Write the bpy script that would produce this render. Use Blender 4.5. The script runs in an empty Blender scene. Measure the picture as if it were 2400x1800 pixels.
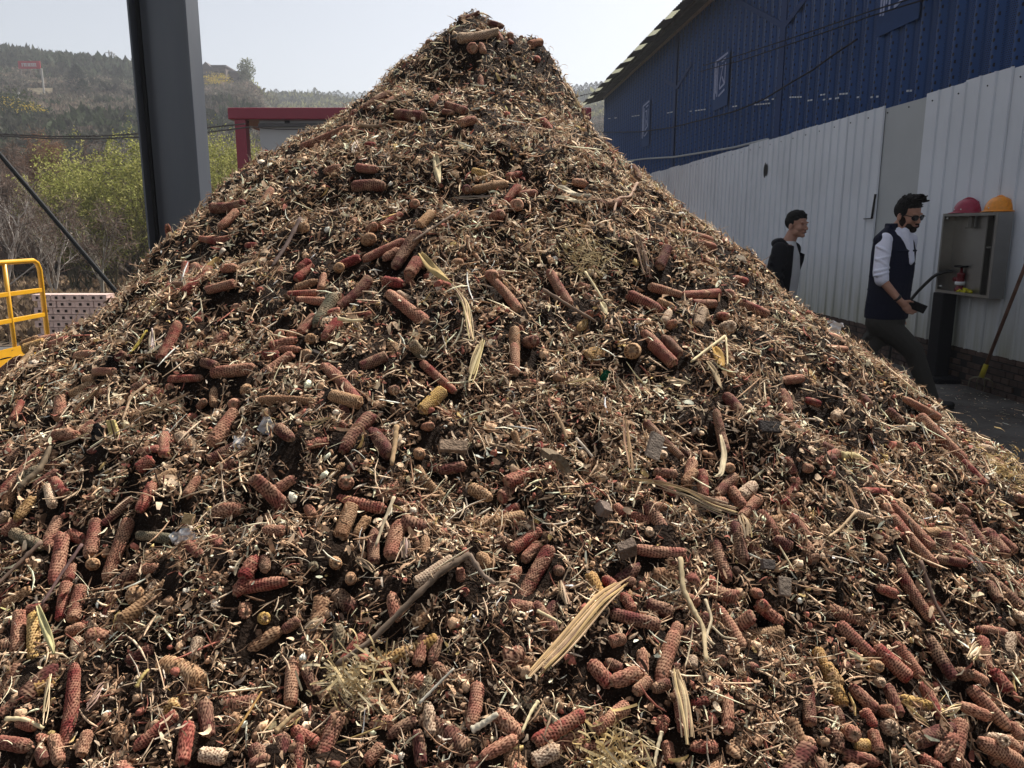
import bpy, math, random
import numpy as np
from mathutils import Vector, Matrix, Quaternion, Euler
SC=bpy.context.scene
R=math.radians; PI=math.pi
# ---------------------------------------------------------------- camera
PITCH=R(11.3); FPX=1830.0; CZ=1.6
cd=bpy.data.cameras.new('camera'); cam=bpy.data.objects.new('camera',cd); SC.collection.objects.link(cam)
cd.sensor_width=36; cd.lens=36*FPX/2400; cd.clip_start=0.05; cd.clip_end=3000
cam.location=(0,0,CZ); cam.rotation_euler=(PI/2-PITCH,0,0)
SC.camera=cam
# ---------------------------------------------------------------- world and sun
SUN=Vector((.385,.49,.78)).normalized()
el=math.asin(SUN.z); az=math.atan2(SUN.x,SUN.y)
W=bpy.data.worlds.new('World'); SC.world=W; W.use_nodes=True
wn=W.node_tree.nodes; wl=W.node_tree.links
bg=wn['Background']; sky=wn.new('ShaderNodeTexSky'); sky.sky_type='NISHITA'; sky.sun_disc=False
sky.sun_elevation=el; sky.sun_rotation=az; sky.air_density=1.0; sky.dust_density=3.5; sky.ozone_density=1.0; sky.altitude=400
hs=wn.new('ShaderNodeHueSaturation'); hs.inputs['Saturation'].default_value=.40
wl.new(sky.outputs[0],hs.inputs['Color']); wl.new(hs.outputs[0],bg.inputs[0]); bg.inputs[1].default_value=0.085
sd=bpy.data.lights.new('sun','SUN'); sd.energy=5.0; sd.angle=R(.53); sd.color=(1,.95,.885)
so=bpy.data.objects.new('sun',sd); SC.collection.objects.link(so); so.rotation_euler=SUN.to_track_quat('Z','Y').to_euler()
vs=SC.view_settings; vs.view_transform='Standard'; vs.look='None'; vs.exposure=0.74; vs.gamma=1.0; vs.use_curve_mapping=False
# ---------------------------------------------------------------- helpers
rng=np.random.default_rng(7); random.seed(7)
def ray(px,py):
    u=(px-1200)/FPX; v=(900-py)/FPX
    c,s=math.cos(PITCH),math.sin(PITCH)
    return Vector((u, c+v*s, -s+v*c))
def at_y(px,py,Y):
    d=ray(px,py); return Vector((0,0,CZ))+d*(Y/d.y)
def at_z(px,py,Z):
    d=ray(px,py); return Vector((0,0,CZ))+d*((Z-CZ)/d.z)
def proj(P):
    z=P[2]-CZ; c,s=math.cos(PITCH),math.sin(PITCH)
    d=P[1]*c-z*s; up=z*c+P[1]*s
    return 1200+FPX*P[0]/d, 900-FPX*up/d, d
dw=ray(1082,535); WD=Vector((dw.x,dw.y,0)).normalized()      # direction the walls on the right run in
WN=Vector((WD.y,-WD.x,0))                                     # their normal, pointing away from the camera
def at_wall(px,py,L):
    d=ray(px,py); return Vector((0,0,CZ))+d*(L/d.dot(WN))
def wp(s,L,z): return WD*s+WN*L+Vector((0,0,z))               # s metres along the wall, L metres out
LF=at_z(2249,900,0).dot(WN)
def empty(name,loc=(0,0,0),rz=0):
    o=bpy.data.objects.new(name,None); SC.collection.objects.link(o); o.location=loc; o.rotation_euler=(0,0,rz)
    o.empty_display_size=.1; return o
def tag(o,label=None,cat=None,group=None,kind=None):
    if label:o['label']=label
    if cat:o['category']=cat
    if group:o['group']=group
    if kind:o['kind']=kind
    return o
class MB:
    """collects faces, builds one mesh object"""
    def __init__(s): s.v=[];s.f=[];s.c=[];s.m=[]
    def add(s,vs,fs,col=None,mat=0):
        b=len(s.v); s.v+= [tuple(p) for p in vs]; s.f+=[tuple(i+b for i in f) for f in fs]
        s.c+=[col or (1,1,1,1)]*len(vs); s.m+=[mat]*len(fs); return s
    def box(s,c,d,rot=None,col=None,mat=0):
        x,y,z=[k/2 for k in d]; P=[Vector((a*x,b*y,e*z)) for e in(-1,1) for b in(-1,1) for a in(-1,1)]
        if rot is not None: P=[rot@p for p in P]
        c=Vector(c)
        return s.add([p+c for p in P],[(0,2,3,1),(4,5,7,6),(0,1,5,4),(2,6,7,3),(0,4,6,2),(1,3,7,5)],col,mat)
    def tube(s,pts,r,n=8,cap=True,col=None,mat=0):
        pts=[Vector(p) for p in pts]; k=len(pts); rr=r if hasattr(r,'__len__') else [r]*k
        vs=[];fs=[]; up=None
        for i,p in enumerate(pts):
            t=(pts[min(i+1,k-1)]-pts[max(i-1,0)]).normalized()
            if up is None: up=t.orthogonal().normalized()
            up=(up-t*up.dot(t)); up=up.normalized() if up.length>1e-6 else t.orthogonal().normalized()
            w=t.cross(up)
            for j in range(n):
                a=2*PI*j/n; vs.append(p+(up*math.cos(a)+w*math.sin(a))*rr[i])
        for i in range(k-1):
            for j in range(n): fs.append((i*n+j,i*n+(j+1)%n,(i+1)*n+(j+1)%n,(i+1)*n+j))
        if cap: fs.append(tuple(range(n-1,-1,-1))); fs.append(tuple((k-1)*n+j for j in range(n)))
        return s.add(vs,fs,col,mat)
    def beam(s,a,b,w,h,up=(0,0,1),col=None,mat=0):
        a=Vector(a);b=Vector(b);t=(b-a).normalized();u=Vector(up);u=(u-t*u.dot(t)).normalized();x=t.cross(u)
        P=[p+x*sx*w/2+u*sy*h/2 for p in(a,b) for sx,sy in((-1,-1),(1,-1),(1,1),(-1,1))]
        return s.add(P,[(0,3,2,1),(4,5,6,7),(0,1,5,4),(1,2,6,5),(2,3,7,6),(3,0,4,7)],col,mat)
    def lathe(s,prof,n=24,c=(0,0,0),col=None,mat=0,rot=None):
        c=Vector(c);vs=[];k=len(prof)
        for r,z in prof:
            for j in range(n):
                a=2*PI*j/n; p=Vector((r*math.cos(a),r*math.sin(a),z)); vs.append(c+(rot@p if rot is not None else p))
        fs=[(i*n+j,i*n+(j+1)%n,(i+1)*n+(j+1)%n,(i+1)*n+j) for i in range(k-1) for j in range(n)]
        return s.add(vs,fs,col,mat)
    def ell(s,c,r,rot=None,n=12,m=8,col=None,mat=0):
        c=Vector(c);vs=[];fs=[]
        vs.append(Vector((0,0,-r[2])))
        for i in range(1,m):
            t=PI*i/m-PI/2
            for j in range(n):
                a=2*PI*j/n; vs.append(Vector((r[0]*math.cos(t)*math.cos(a),r[1]*math.cos(t)*math.sin(a),r[2]*math.sin(t))))
        vs.append(Vector((0,0,r[2])))
        for j in range(n): fs.append((0,1+(j+1)%n,1+j))
        for i in range(m-2):
            for j in range(n): fs.append((1+i*n+j,1+i*n+(j+1)%n,1+(i+1)*n+(j+1)%n,1+(i+1)*n+j))
        b=1+(m-2)*n
        for j in range(n): fs.append((b+j,b+(j+1)%n,len(vs)-1))
        if rot is not None: vs=[rot@p for p in vs]
        return s.add([p+c for p in vs],fs,col,mat)
    def build(s,name,mats,parent=None,smooth=False,bevel=0,loc=None):
        me=bpy.data.meshes.new(name); me.from_pydata(s.v,[],s.f); me.update()
        if not isinstance(mats,(list,tuple)): mats=[mats]
        for m in mats: me.materials.append(m)
        if len(mats)>1: me.polygons.foreach_set('material_index',s.m)
        if any(c!=(1,1,1,1) for c in s.c[:1]+s.c[-1:]) or len(set(s.c))>1:
            a=me.attributes.new('Col','FLOAT_COLOR','POINT'); a.data.foreach_set('color',np.array(s.c,dtype=np.float32).ravel())
        if smooth: me.polygons.foreach_set('use_smooth',[True]*len(me.polygons))
        o=bpy.data.objects.new(name,me); SC.collection.objects.link(o)
        if bevel:
            md=o.modifiers.new('bevel','BEVEL'); md.width=bevel; md.segments=2; md.limit_method='ANGLE'; md.harden_normals=False
        if loc is not None: o.location=loc
        if parent: o.parent=parent
        return o
def npmesh(name,V,Q,mat,C=None,parent=None,smooth=False,attrs=None):
    """fast mesh from numpy arrays; Q: (n,3) or (n,4)"""
    me=bpy.data.meshes.new(name); V=np.asarray(V,np.float32); k=Q.shape[1]
    me.vertices.add(len(V)); me.vertices.foreach_set('co',V.ravel())
    me.loops.add(Q.size); me.loops.foreach_set('vertex_index',Q.ravel().astype(np.int32))
    me.polygons.add(len(Q)); me.polygons.foreach_set('loop_start',np.arange(0,Q.size,k,dtype=np.int32))
    try: me.polygons.foreach_set('loop_total',np.full(len(Q),k,dtype=np.int32))
    except Exception: pass
    if smooth: me.polygons.foreach_set('use_smooth',np.ones(len(Q),bool))
    me.update(calc_edges=True)
    if C is not None:
        a=me.attributes.new('Col','FLOAT_COLOR','POINT'); a.data.foreach_set('color',np.asarray(C,np.float32).ravel())
    for n_,arr in (attrs or {}).items():
        a=me.attributes.new(n_,'FLOAT','POINT'); a.data.foreach_set('value',np.asarray(arr,np.float32).ravel())
    me.materials.append(mat)
    o=bpy.data.objects.new(name,me); SC.collection.objects.link(o)
    if parent:o.parent=parent
    return o
# ---- noise on numpy arrays
def _h(ix,iy,s):
    n=(ix.astype(np.int64)*374761393+iy.astype(np.int64)*668265263+s*982451653)&0x7fffffff
    n=(n^(n>>13))*1274126177&0x7fffffff
    return ((n^(n>>16))&0xffff)/65535.0
def vnoise(x,y,s=0):
    x=np.asarray(x,float);y=np.asarray(y,float)
    ix=np.floor(x);iy=np.floor(y);fx=x-ix;fy=y-iy;fx=fx*fx*(3-2*fx);fy=fy*fy*(3-2*fy)
    a=_h(ix,iy,s);b=_h(ix+1,iy,s);c=_h(ix,iy+1,s);d=_h(ix+1,iy+1,s)
    return (a+(b-a)*fx)*(1-fy)+(c+(d-c)*fx)*fy
def fnoise(x,y,o=4,s=0):
    t=0;a=.5;f=1
    for i in range(o): t=t+a*(vnoise(x*f,y*f,s+i)-.5)*2; a*=.5;f*=2.03
    return t
# ---- materials
def mat(name,col,rough=.8,metal=0,noise=0,nscale=8,bump=0,bscale=None,spec=None,col2=None,alpha=None,coat=0,detail=6,stretch=None):
    m=bpy.data.materials.new(name); m.use_nodes=True; n=m.node_tree.nodes; l=m.node_tree.links; b=n['Principled BSDF']
    b.inputs['Base Color'].default_value=(*col,1); b.inputs['Roughness'].default_value=rough; b.inputs['Metallic'].default_value=metal
    if spec is None: spec=.12 if rough>=.6 else .4
    b.inputs['Specular IOR Level'].default_value=spec
    if coat: b.inputs['Coat Weight'].default_value=coat
    tc=n.new('ShaderNodeTexCoord'); src=tc.outputs['Object']
    if stretch:
        mp=n.new('ShaderNodeMapping'); mp.inputs['Scale'].default_value=stretch; l.new(src,mp.inputs[0]); src=mp.outputs[0]
    if noise or col2:
        t=n.new('ShaderNodeTexNoise'); t.inputs['Scale'].default_value=nscale; t.inputs['Detail'].default_value=detail; l.new(src,t.inputs[0])
        r=n.new('ShaderNodeMapRange'); r.inputs[1].default_value=.35; r.inputs[2].default_value=.65; l.new(t.outputs[0],r.inputs[0])
        mx=n.new('ShaderNodeMix'); mx.data_type='RGBA'; l.new(r.outputs[0],mx.inputs[0])
        c2=col2 or tuple(c*(1-noise) for c in col)
        mx.inputs[6].default_value=(*col,1); mx.inputs[7].default_value=(*c2,1); l.new(mx.outputs[2],b.inputs['Base Color'])
    if bump:
        t=n.new('ShaderNodeTexNoise'); t.inputs['Scale'].default_value=bscale or nscale*4; t.inputs['Detail'].default_value=8; l.new(src,t.inputs[0])
        bp=n.new('ShaderNodeBump'); bp.inputs['Strength'].default_value=bump; bp.inputs['Distance'].default_value=.02; l.new(t.outputs[0],bp.inputs['Height']); l.new(bp.outputs[0],b.inputs['Normal'])
    return m
def attr_mat(name,rough=.85,noise=.3,nscale=60,trans=0,bump=0,stretch=None,spec=.08):
    m=bpy.data.materials.new(name); m.use_nodes=True; n=m.node_tree.nodes; l=m.node_tree.links; b=n['Principled BSDF']
    b.inputs['Roughness'].default_value=rough; b.inputs['Specular IOR Level'].default_value=spec
    a=n.new('ShaderNodeVertexColor'); a.layer_name='Col'
    tc=n.new('ShaderNodeTexCoord'); t=n.new('ShaderNodeTexNoise'); t.inputs['Scale'].default_value=nscale; t.inputs['Detail'].default_value=3
    src=tc.outputs['Object']
    if stretch:
        mp=n.new('ShaderNodeMapping'); mp.inputs['Scale'].default_value=stretch; l.new(src,mp.inputs[0]); src=mp.outputs[0]
    l.new(src,t.inputs[0])
    r=n.new('ShaderNodeMapRange'); r.inputs[1].default_value=.3;r.inputs[2].default_value=.7;r.inputs[3].default_value=1-noise;r.inputs[4].default_value=1+noise; l.new(t.outputs[0],r.inputs[0])
    mx=n.new('ShaderNodeMix'); mx.data_type='RGBA'; mx.blend_type='MULTIPLY'; mx.inputs[0].default_value=1
    l.new(a.outputs[0],mx.inputs[6]); l.new(r.outputs[0],mx.inputs[7]); l.new(mx.outputs[2],b.inputs['Base Color'])
    if bump:
        bp=n.new('ShaderNodeBump'); bp.inputs['Strength'].default_value=bump; bp.inputs['Distance'].default_value=.004; l.new(t.outputs[0],bp.inputs['Height']); l.new(bp.outputs[0],b.inputs['Normal'])
    if trans:
        tr=n.new('ShaderNodeBsdfTranslucent'); l.new(mx.outputs[2],tr.inputs[0]); ms=n.new('ShaderNodeMixShader'); ms.inputs[0].default_value=trans
        o=n['Material Output']; l.new(b.outputs[0],ms.inputs[1]); l.new(tr.outputs[0],ms.inputs[2]); l.new(ms.outputs[0],o.inputs[0])
    return m

# ================================================================ terrain and ground
RX=[-900,-300,0,100,180,240,300,480,530,565,590,606,626,650,700,850,1100,1345,1440,1700,2400,3200]
RY=[50, 88, 126, 143, 152, 158, 168, 192, 189, 186, 195, 209, 228, 236, 238, 240, 240, 236, 228, 222, 218, 212]
RD=[230,225,220,215,212,210,208,205,203,202,202,205,260,330,340,350,350,340,340,340,350,350]
_u=np.array([ (x-1200)/FPX/(ray(x,y).y) for x,y in zip(RX,RY)])          # x/y world ratio
_t=np.array([ ray(x,y).z/ray(x,y).y for x,y in zip(RX,RY)])              # rise per metre of y
_d=np.array(RD,float)
def terrain(x,y):
    x=np.asarray(x,float);y=np.asarray(y,float); ys=np.maximum(y,1.)
    u=np.clip(x/ys,-1.4,1.6); t=np.interp(u,_u,_t); D=np.interp(u,_u,_d)
    Hr=CZ+t*D
    s=np.clip((ys-48)/(D-48),0,1.25)
    prof=np.where(s<=1,.92*s+.08*s*s, 1-.35*(s-1))
    base=np.interp(ys,[0,16,26,34,35,44,45,60],[0,0,-.5,-.1,.35,.5,.9,1.2])
    z=base+(Hr-1.2)*prof*(ys>48)
    z=z+fnoise(x*.05,y*.05,4,11)*2.2*np.clip((ys-48)/60,0,1)*np.clip(1.02-s,.15,1)
    z=z+fnoise(x*.4,y*.4,3,5)*.12*np.clip((ys-20)/10,0,1)
    return np.where(y<16,0,z)
def hill_hit(px,py):
    d=ray(px,py); t=np.linspace(20,400,3000)/d.y; x=d.x*t;y=d.y*t;z=CZ+d.z*t; b_=z<terrain(x,y)
    if not b_.any(): return None
    i=int(np.argmax(b_)); return Vector((x[i],y[i],float(terrain(x[i],y[i]))))
xs=np.concatenate([np.linspace(-380,-60,80,endpoint=False),np.linspace(-60,40,160,endpoint=False),np.linspace(40,560,60)])
ysg=np.concatenate([np.linspace(14,60,90,endpoint=False),np.linspace(60,420,200)])
X,Y=np.meshgrid(xs,ysg); Z=terrain(X,Y)-.0; nx,ny=len(xs),len(ysg)
I=np.arange(nx*ny).reshape(ny,nx)
Q=np.stack([I[:-1,:-1],I[:-1,1:],I[1:,1:],I[1:,:-1]],-1).reshape(-1,4)
hm=bpy.data.materials.new('hill_scrub_soil'); hm.use_nodes=True
n=hm.node_tree.nodes;l=hm.node_tree.links;b=n['Principled BSDF'];b.inputs['Roughness'].default_value=.95;b.inputs['Specular IOR Level'].default_value=.1
tc=n.new('ShaderNodeTexCoord');t1=n.new('ShaderNodeTexNoise');t1.inputs['Scale'].default_value=.09;t1.inputs['Detail'].default_value=10;t1.inputs['Roughness'].default_value=.65;l.new(tc.outputs['Object'],t1.inputs[0])
cr=n.new('ShaderNodeValToRGB');l.new(t1.outputs[0],cr.inputs[0]);e=cr.color_ramp.elements
e[0].position=.35;e[0].color=(.05,.05,.035,1);e[1].position=.62;e[1].color=(.17,.13,.085,1)
k=e.new(.5);k.color=(.10,.085,.055,1)
t2=n.new('ShaderNodeTexNoise');t2.inputs['Scale'].default_value=1.2;t2.inputs['Detail'].default_value=8;l.new(tc.outputs['Object'],t2.inputs[0])
mx=n.new('ShaderNodeMix');mx.data_type='RGBA';mx.blend_type='MULTIPLY';mx.inputs[0].default_value=.7;l.new(cr.outputs[0],mx.inputs[6]);
r2=n.new('ShaderNodeMapRange');r2.inputs[1].default_value=.3;r2.inputs[2].default_value=.7;r2.inputs[3].default_value=.5;r2.inputs[4].default_value=1.4;l.new(t2.outputs[0],r2.inputs[0]);l.new(r2.outputs[0],mx.inputs[7]);l.new(mx.outputs[2],b.inputs['Base Color'])
bp=n.new('ShaderNodeBump');bp.inputs['Distance'].default_value=1.;bp.inputs['Strength'].default_value=.6;l.new(t2.outputs[0],bp.inputs['Height']);l.new(bp.outputs[0],b.inputs['Normal'])
hills=npmesh('hills',np.stack([X,Y,Z],-1).reshape(-1,3),Q,hm,smooth=True); tag(hills,kind='structure')
# yard: one sheet reaching out under everything
gm=bpy.data.materials.new('worn_concrete_yard'); gm.use_nodes=True
n=gm.node_tree.nodes;l=gm.node_tree.links;b=n['Principled BSDF'];b.inputs['Roughness'].default_value=.9
tc=n.new('ShaderNodeTexCoord');t1=n.new('ShaderNodeTexNoise');t1.inputs['Scale'].default_value=1.6;t1.inputs['Detail'].default_value=9;t1.inputs['Roughness'].default_value=.7;l.new(tc.outputs['Object'],t1.inputs[0])
cr=n.new('ShaderNodeValToRGB');l.new(t1.outputs[0],cr.inputs[0]);e=cr.color_ramp.elements
e[0].position=.36;e[0].color=(.045,.037,.030,1);e[1].position=.6;e[1].color=(.13,.12,.11,1)
t2=n.new('ShaderNodeTexNoise');t2.inputs['Scale'].default_value=55;t2.inputs['Detail'].default_value=6;l.new(tc.outputs['Object'],t2.inputs[0])
mx=n.new('ShaderNodeMix');mx.data_type='RGBA';mx.blend_type='MULTIPLY';mx.inputs[0].default_value=.5;l.new(cr.outputs[0],mx.inputs[6]);l.new(t2.outputs[0],mx.inputs[7]);l.new(mx.outputs[2],b.inputs['Base Color'])
bp=n.new('ShaderNodeBump');bp.inputs['Distance'].default_value=.008;bp.inputs['Strength'].default_value=.8;l.new(t2.outputs[0],bp.inputs['Height']);l.new(bp.outputs[0],b.inputs['Normal'])
gx=np.linspace(-60,60,61);gy=np.linspace(-20,16.5,20);X,Y=np.meshgrid(gx,gy);I=np.arange(X.size).reshape(X.shape)
Q=np.stack([I[:-1,:-1],I[:-1,1:],I[1:,1:],I[1:,:-1]],-1).reshape(-1,4)
M_vg=mat('brown_earth',(.105,.075,.052),.95,noise=.5,nscale=1.2,bump=.8,bscale=9,col2=(.055,.045,.030))
vx=np.linspace(-60,-3.2,120);vy=np.linspace(10.6,17.2,24);XX,YY=np.meshgrid(vx,vy);ZZ=.012+.05*np.abs(fnoise(XX*.9,YY*.9,3,77))*np.clip((YY-10.6)*2,0,1)
IV=np.arange(XX.size).reshape(XX.shape);QV=np.stack([IV[:-1,:-1],IV[:-1,1:],IV[1:,1:],IV[1:,:-1]],-1).reshape(-1,4)
tag(npmesh('earth_verge',np.stack([XX,YY,ZZ],-1).reshape(-1,3),QV,M_vg,smooth=True),kind='structure')
g=npmesh('ground',np.stack([X,Y,X*0+.004],-1).reshape(-1,3),Q,gm); tag(g,kind='structure')

# ================================================================ fence of white sheet metal on a brick plinth
HB,HT=.41,3.06
def sheet_metal(name,col,rough,dirt):
    m=mat(name,col,rough,noise=.10,nscale=1.3,spec=.35)
    n=m.node_tree.nodes;l=m.node_tree.links;b=n['Principled BSDF']
    base=b.inputs['Base Color'].links[0].from_socket
    tc=n.new('ShaderNodeTexCoord');mp=n.new('ShaderNodeMapping');mp.inputs['Scale'].default_value=(9,9,.7);l.new(tc.outputs['Object'],mp.inputs[0])
    t=n.new('ShaderNodeTexNoise');t.inputs['Scale'].default_value=1.5;t.inputs['Detail'].default_value=7;l.new(mp.outputs[0],t.inputs[0])
    sx=n.new('ShaderNodeSeparateXYZ');l.new(tc.outputs['Object'],sx.inputs[0])
    r=n.new('ShaderNodeMapRange');r.inputs[1].default_value=1.3;r.inputs[2].default_value=.4;r.inputs[3].default_value=.05;r.inputs[4].default_value=dirt;l.new(sx.outputs[2],r.inputs[0])
    mu=n.new('ShaderNodeMath');mu.operation='MULTIPLY';l.new(t.outputs[0],mu.inputs[0]);l.new(r.outputs[0],mu.inputs[1])
    mx=n.new('ShaderNodeMix');mx.data_type='RGBA';l.new(mu.outputs[0],mx.inputs[0]);l.new(base,mx.inputs[6]);mx.inputs[7].default_value=(.30,.29,.20,1);l.new(mx.outputs[2],b.inputs['Base Color'])
    return m
M_white=sheet_metal('white_sheet_metal',(.64,.67,.72),.55,1.35)
M_grey=sheet_metal('plain_grey_sheet',(.40,.42,.43),.5,.5)
M_seam=mat('dark_gap',(.03,.03,.03),.9)
fence=empty('sheet_metal_fence',wp(9,LF,0)); tag(fence,'long white ribbed sheet metal fence on a low brick plinth, in shade','fence')
def fsheet(s0,s1,top,flat=False,proud=0.0):
    """one sheet: vertical ribs every .23 m"""
    prof=[]
    if flat: prof=[(s0,0),(s1,0)]
    else:
        s=s0
        while s<s1-.12:
            prof+=[(s,0),(s+.006,.020),(s+.026,.022),(s+.034,.0),(s+.110,.003),(s+.200,.0)]
            s+=.23
        prof.append((s1,0))
    V=[];F=[]
    for i,(s,h) in enumerate(prof):
        V+=[wp(s,LF-h-proud,HB-.03)-fence.location,wp(s,LF-h-proud,top)-fence.location]
        if i: a=2*i-2; F.append((a,a+1,a+3,a+2))
    m=MB(); m.add(V,F); 
    o=m.build('plain_panel' if flat else 'ribbed_panel',M_grey if flat else M_white,fence)
    md=o.modifiers.new('t','SOLIDIFY'); md.thickness=.002
    return o
FS=[]  # sheet boundaries
sF0=at_wall(2176,222,LF).dot(WD); sF1=at_wall(2074,250,LF).dot(WD)
s=sF0; k=0
while s>-1.5:
    fsheet(s-.69,s+.03,HT+rng.uniform(-.012,.012)+(.012 if k%2 else 0),proud=.003*(k%2)); s-=.69;k+=1
p=fsheet(sF0,sF1,HT-.03,flat=True,proud=-.01); p['label']='flat grey panel without ribs'
s=sF1;k=0
while s<23:
    fsheet(s-.02,s+.92,HT+rng.uniform(-.01,.01)-(.012 if k%2 else 0),proud=.003*(k%2)); s+=.92;k+=1
# screws along the top, the bent flap of the grey panel and a hole
m=MB()
s=-.5
while s<18:
    m.ell(wp(s,LF-.006,HT-.09)-fence.location,(.009,.009,.009),n=6,m=4); s+=.46
m.build('screw',M_seam,fence)['kind']='stuff'
a=at_wall(2052,455,LF-.03);c=at_wall(2043,512,LF-.04);m=MB();m.beam(a-fence.location,c-fence.location,.03,.012);m.beam(c-fence.location,at_wall(2025,513,LF-.03)-fence.location,.02,.01);m.build('bent_flap',M_seam,fence)
c=at_wall(1794,399,LF-.012);m=MB();m.ell(c-fence.location,(.012,.10,.13),n=14,m=8);m.build('black_patch',M_seam,fence)
# brick plinth
bm_=bpy.data.materials.new('plinth_brick'); bm_.use_nodes=True
n=bm_.node_tree.nodes;l=bm_.node_tree.links;b=n['Principled BSDF'];b.inputs['Roughness'].default_value=.9
at=n.new('ShaderNodeVertexColor');at.layer_name='Col'
t=n.new('ShaderNodeTexNoise');t.inputs['Scale'].default_value=30;t.inputs['Detail'].default_value=5
mx=n.new('ShaderNodeMix');mx.data_type='RGBA';mx.blend_type='MULTIPLY';mx.inputs[0].default_value=.7;l.new(at.outputs[0],mx.inputs[6]);l.new(t.outputs[0],mx.inputs[7]);l.new(mx.outputs[2],b.inputs['Base Color'])
m=MB(); org=fence.location
rotw=Matrix(((WN.x,WD.x,0),(WN.y,WD.y,0),(0,0,1)))
m.box(wp(10,LF+.09,HB/2-.02)-org,(.16,25,HB-.05),rotw,col=(.02,.018,.016,1))
row=0;z=.0
while z<HB-.04:
    s=-2+(row%2)*.06
    while s<22:
        if rng.random()>.06:
            cc=rng.uniform(.6,1.3); m.box(wp(s+.054,LF+.02+rng.uniform(-.006,.006),z+.028)-org,(.06,.104,.05),rotw,col=(.105*cc,.065*cc,.05*cc,1))
        s+=.118
    z+=.066;row+=1
m.build('brick_plinth',bm_,fence)
# ================================================================ blue building clad in perforated windbreak
LB=7.5; ZE=CZ+.874*LB
blue=empty('blue_clad_shed',wp(20,LB,0)); tag(blue,'large shed clad in dark blue perforated ribbed sheets under a tall eave','building')
bo=blue.location
mb=bpy.data.materials.new('blue_perforated_sheet'); mb.use_nodes=True
n=mb.node_tree.nodes;l=mb.node_tree.links;b=n['Principled BSDF'];b.inputs['Roughness'].default_value=.5;b.inputs['Specular IOR Level'].default_value=.15
uv=n.new('ShaderNodeUVMap');uv.uv_map='UVMap'
sp=n.new('ShaderNodeSeparateXYZ');l.new(uv.outputs[0],sp.inputs[0])
def mnode(op,a,bb=None,c=None):
    q=n.new('ShaderNodeMath');q.operation=op
    for i,v in enumerate((a,bb,c)):
        if v is None: continue
        if isinstance(v,(int,float)): q.inputs[i].default_value=v
        else: l.new(v,q.inputs[i])
    return q.outputs[0]
# fine holes
def holes(su,sv,r):
    U=mnode('MULTIPLY',sp.outputs[0],su);V=mnode('MULTIPLY',sp.outputs[1],sv)
    row=mnode('FLOOR',V);off=mnode('MULTIPLY',mnode('MODULO',row,2.0),.5)
    fu=mnode('SUBTRACT',mnode('FRACT',mnode('ADD',U,off)),.5);fv=mnode('SUBTRACT',mnode('FRACT',V),.5)
    d=mnode('SQRT',mnode('ADD',mnode('MULTIPLY',fu,fu),mnode('MULTIPLY',fv,fv)))
    return mnode('LESS_THAN',d,r)
h1=holes(34,34,.30); h2=holes(8.696,9,.24)
ph=mnode('FRACT',mnode('MULTIPLY',sp.outputs[0],1/.46))
big=mnode('LESS_THAN',mnode('ABSOLUTE',mnode('SUBTRACT',ph,.25)),.125)   # the ridge band has large holes
fl=mnode('GREATER_THAN',mnode('ABSOLUTE',mnode('SUBTRACT',ph,.25)),.19)
hole=mnode('MAXIMUM',mnode('MULTIPLY',h2,big),mnode('MULTIPLY',h1,fl))
mx=n.new('ShaderNodeMix');mx.data_type='RGBA';l.new(hole,mx.inputs[0]);mx.inputs[6].default_value=(.016,.064,.205,1);mx.inputs[7].default_value=(.002,.003,.008,1)
tn=n.new('ShaderNodeTexNoise');tn.inputs['Scale'].default_value=.8;l.new(uv.outputs[0],tn.inputs[0])
mm=n.new('ShaderNodeMix');mm.data_type='RGBA';mm.blend_type='MULTIPLY';mm.inputs[0].default_value=.35;l.new(mx.outputs[2],mm.inputs[6]);l.new(tn.outputs[0],mm.inputs[7]);l.new(mm.outputs[2],b.inputs['Base Color'])
def ribbed_wall(name,s0,s1,z0,z1,L,mtl,parent,per=.46,amp=.07):
    N=int((s1-s0)/per*10); ss=s0+np.arange(N+1)*per/10
    ph=(ss/per)%1
    hgt=amp*np.interp(ph,[0,.08,.14,.36,.42,.62,.68,.82,.88,1],[0,0,1,1,0,0,.35,.35,0,0])
    V=[];uvv=[]
    for s_,h_ in zip(ss,hgt):
        for z in (z0,z1): V.append(tuple(wp(s_,L-h_,z)-bo)); uvv.append((s_,z))
    I=np.arange(len(V)).reshape(-1,2); Q=np.stack([I[:-1,0],I[1:,0],I[1:,1],I[:-1,1]],-1)
    o=npmesh(name,np.array(V),Q,mtl,parent=parent)
    u=o.data.uv_layers.new(name='UVMap'); u.data.foreach_set('uv',np.array(uvv,np.float32)[Q.ravel()].ravel())
    return o
ribbed_wall('perforated_wall',-2,42,0,ZE+.02,LB,mb,blue)
M_bflat=mat('blue_flat_plate',(.014,.050,.155),.65,noise=.1)
M_bstrip=mat('blue_frame_strip',(.014,.042,.135),.65,noise=.15)
def wbox(mb_,s0,s1,z0,z1,L,th=.02,col=None): mb_.box(wp((s0+s1)/2,L-th/2,(z0+z1)/2)-bo,(th,s1-s0,z1-z0),rotw,col=col)
for px in (1587,1835,2553):
    s=at_wall(px,200,LB).dot(WD); m=MB(); wbox(m,s-.16,s+.16,0,ZE,LB-.075,.012); m.build('frame_strip',M_bstrip,blue)
for (p,q) in (((1725,0),(1838,62)),((1838,62),(1900,-20)),((1560,190),(1587,205)),((1587,205),(1620,150))):
    a=at_wall(*p,LB-.08);c=at_wall(*q,LB-.08);m=MB();m.beam(a-bo,c-bo,.012,.13,up=(0,0,1));m.build('diagonal_strip',M_bstrip,blue)
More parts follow.
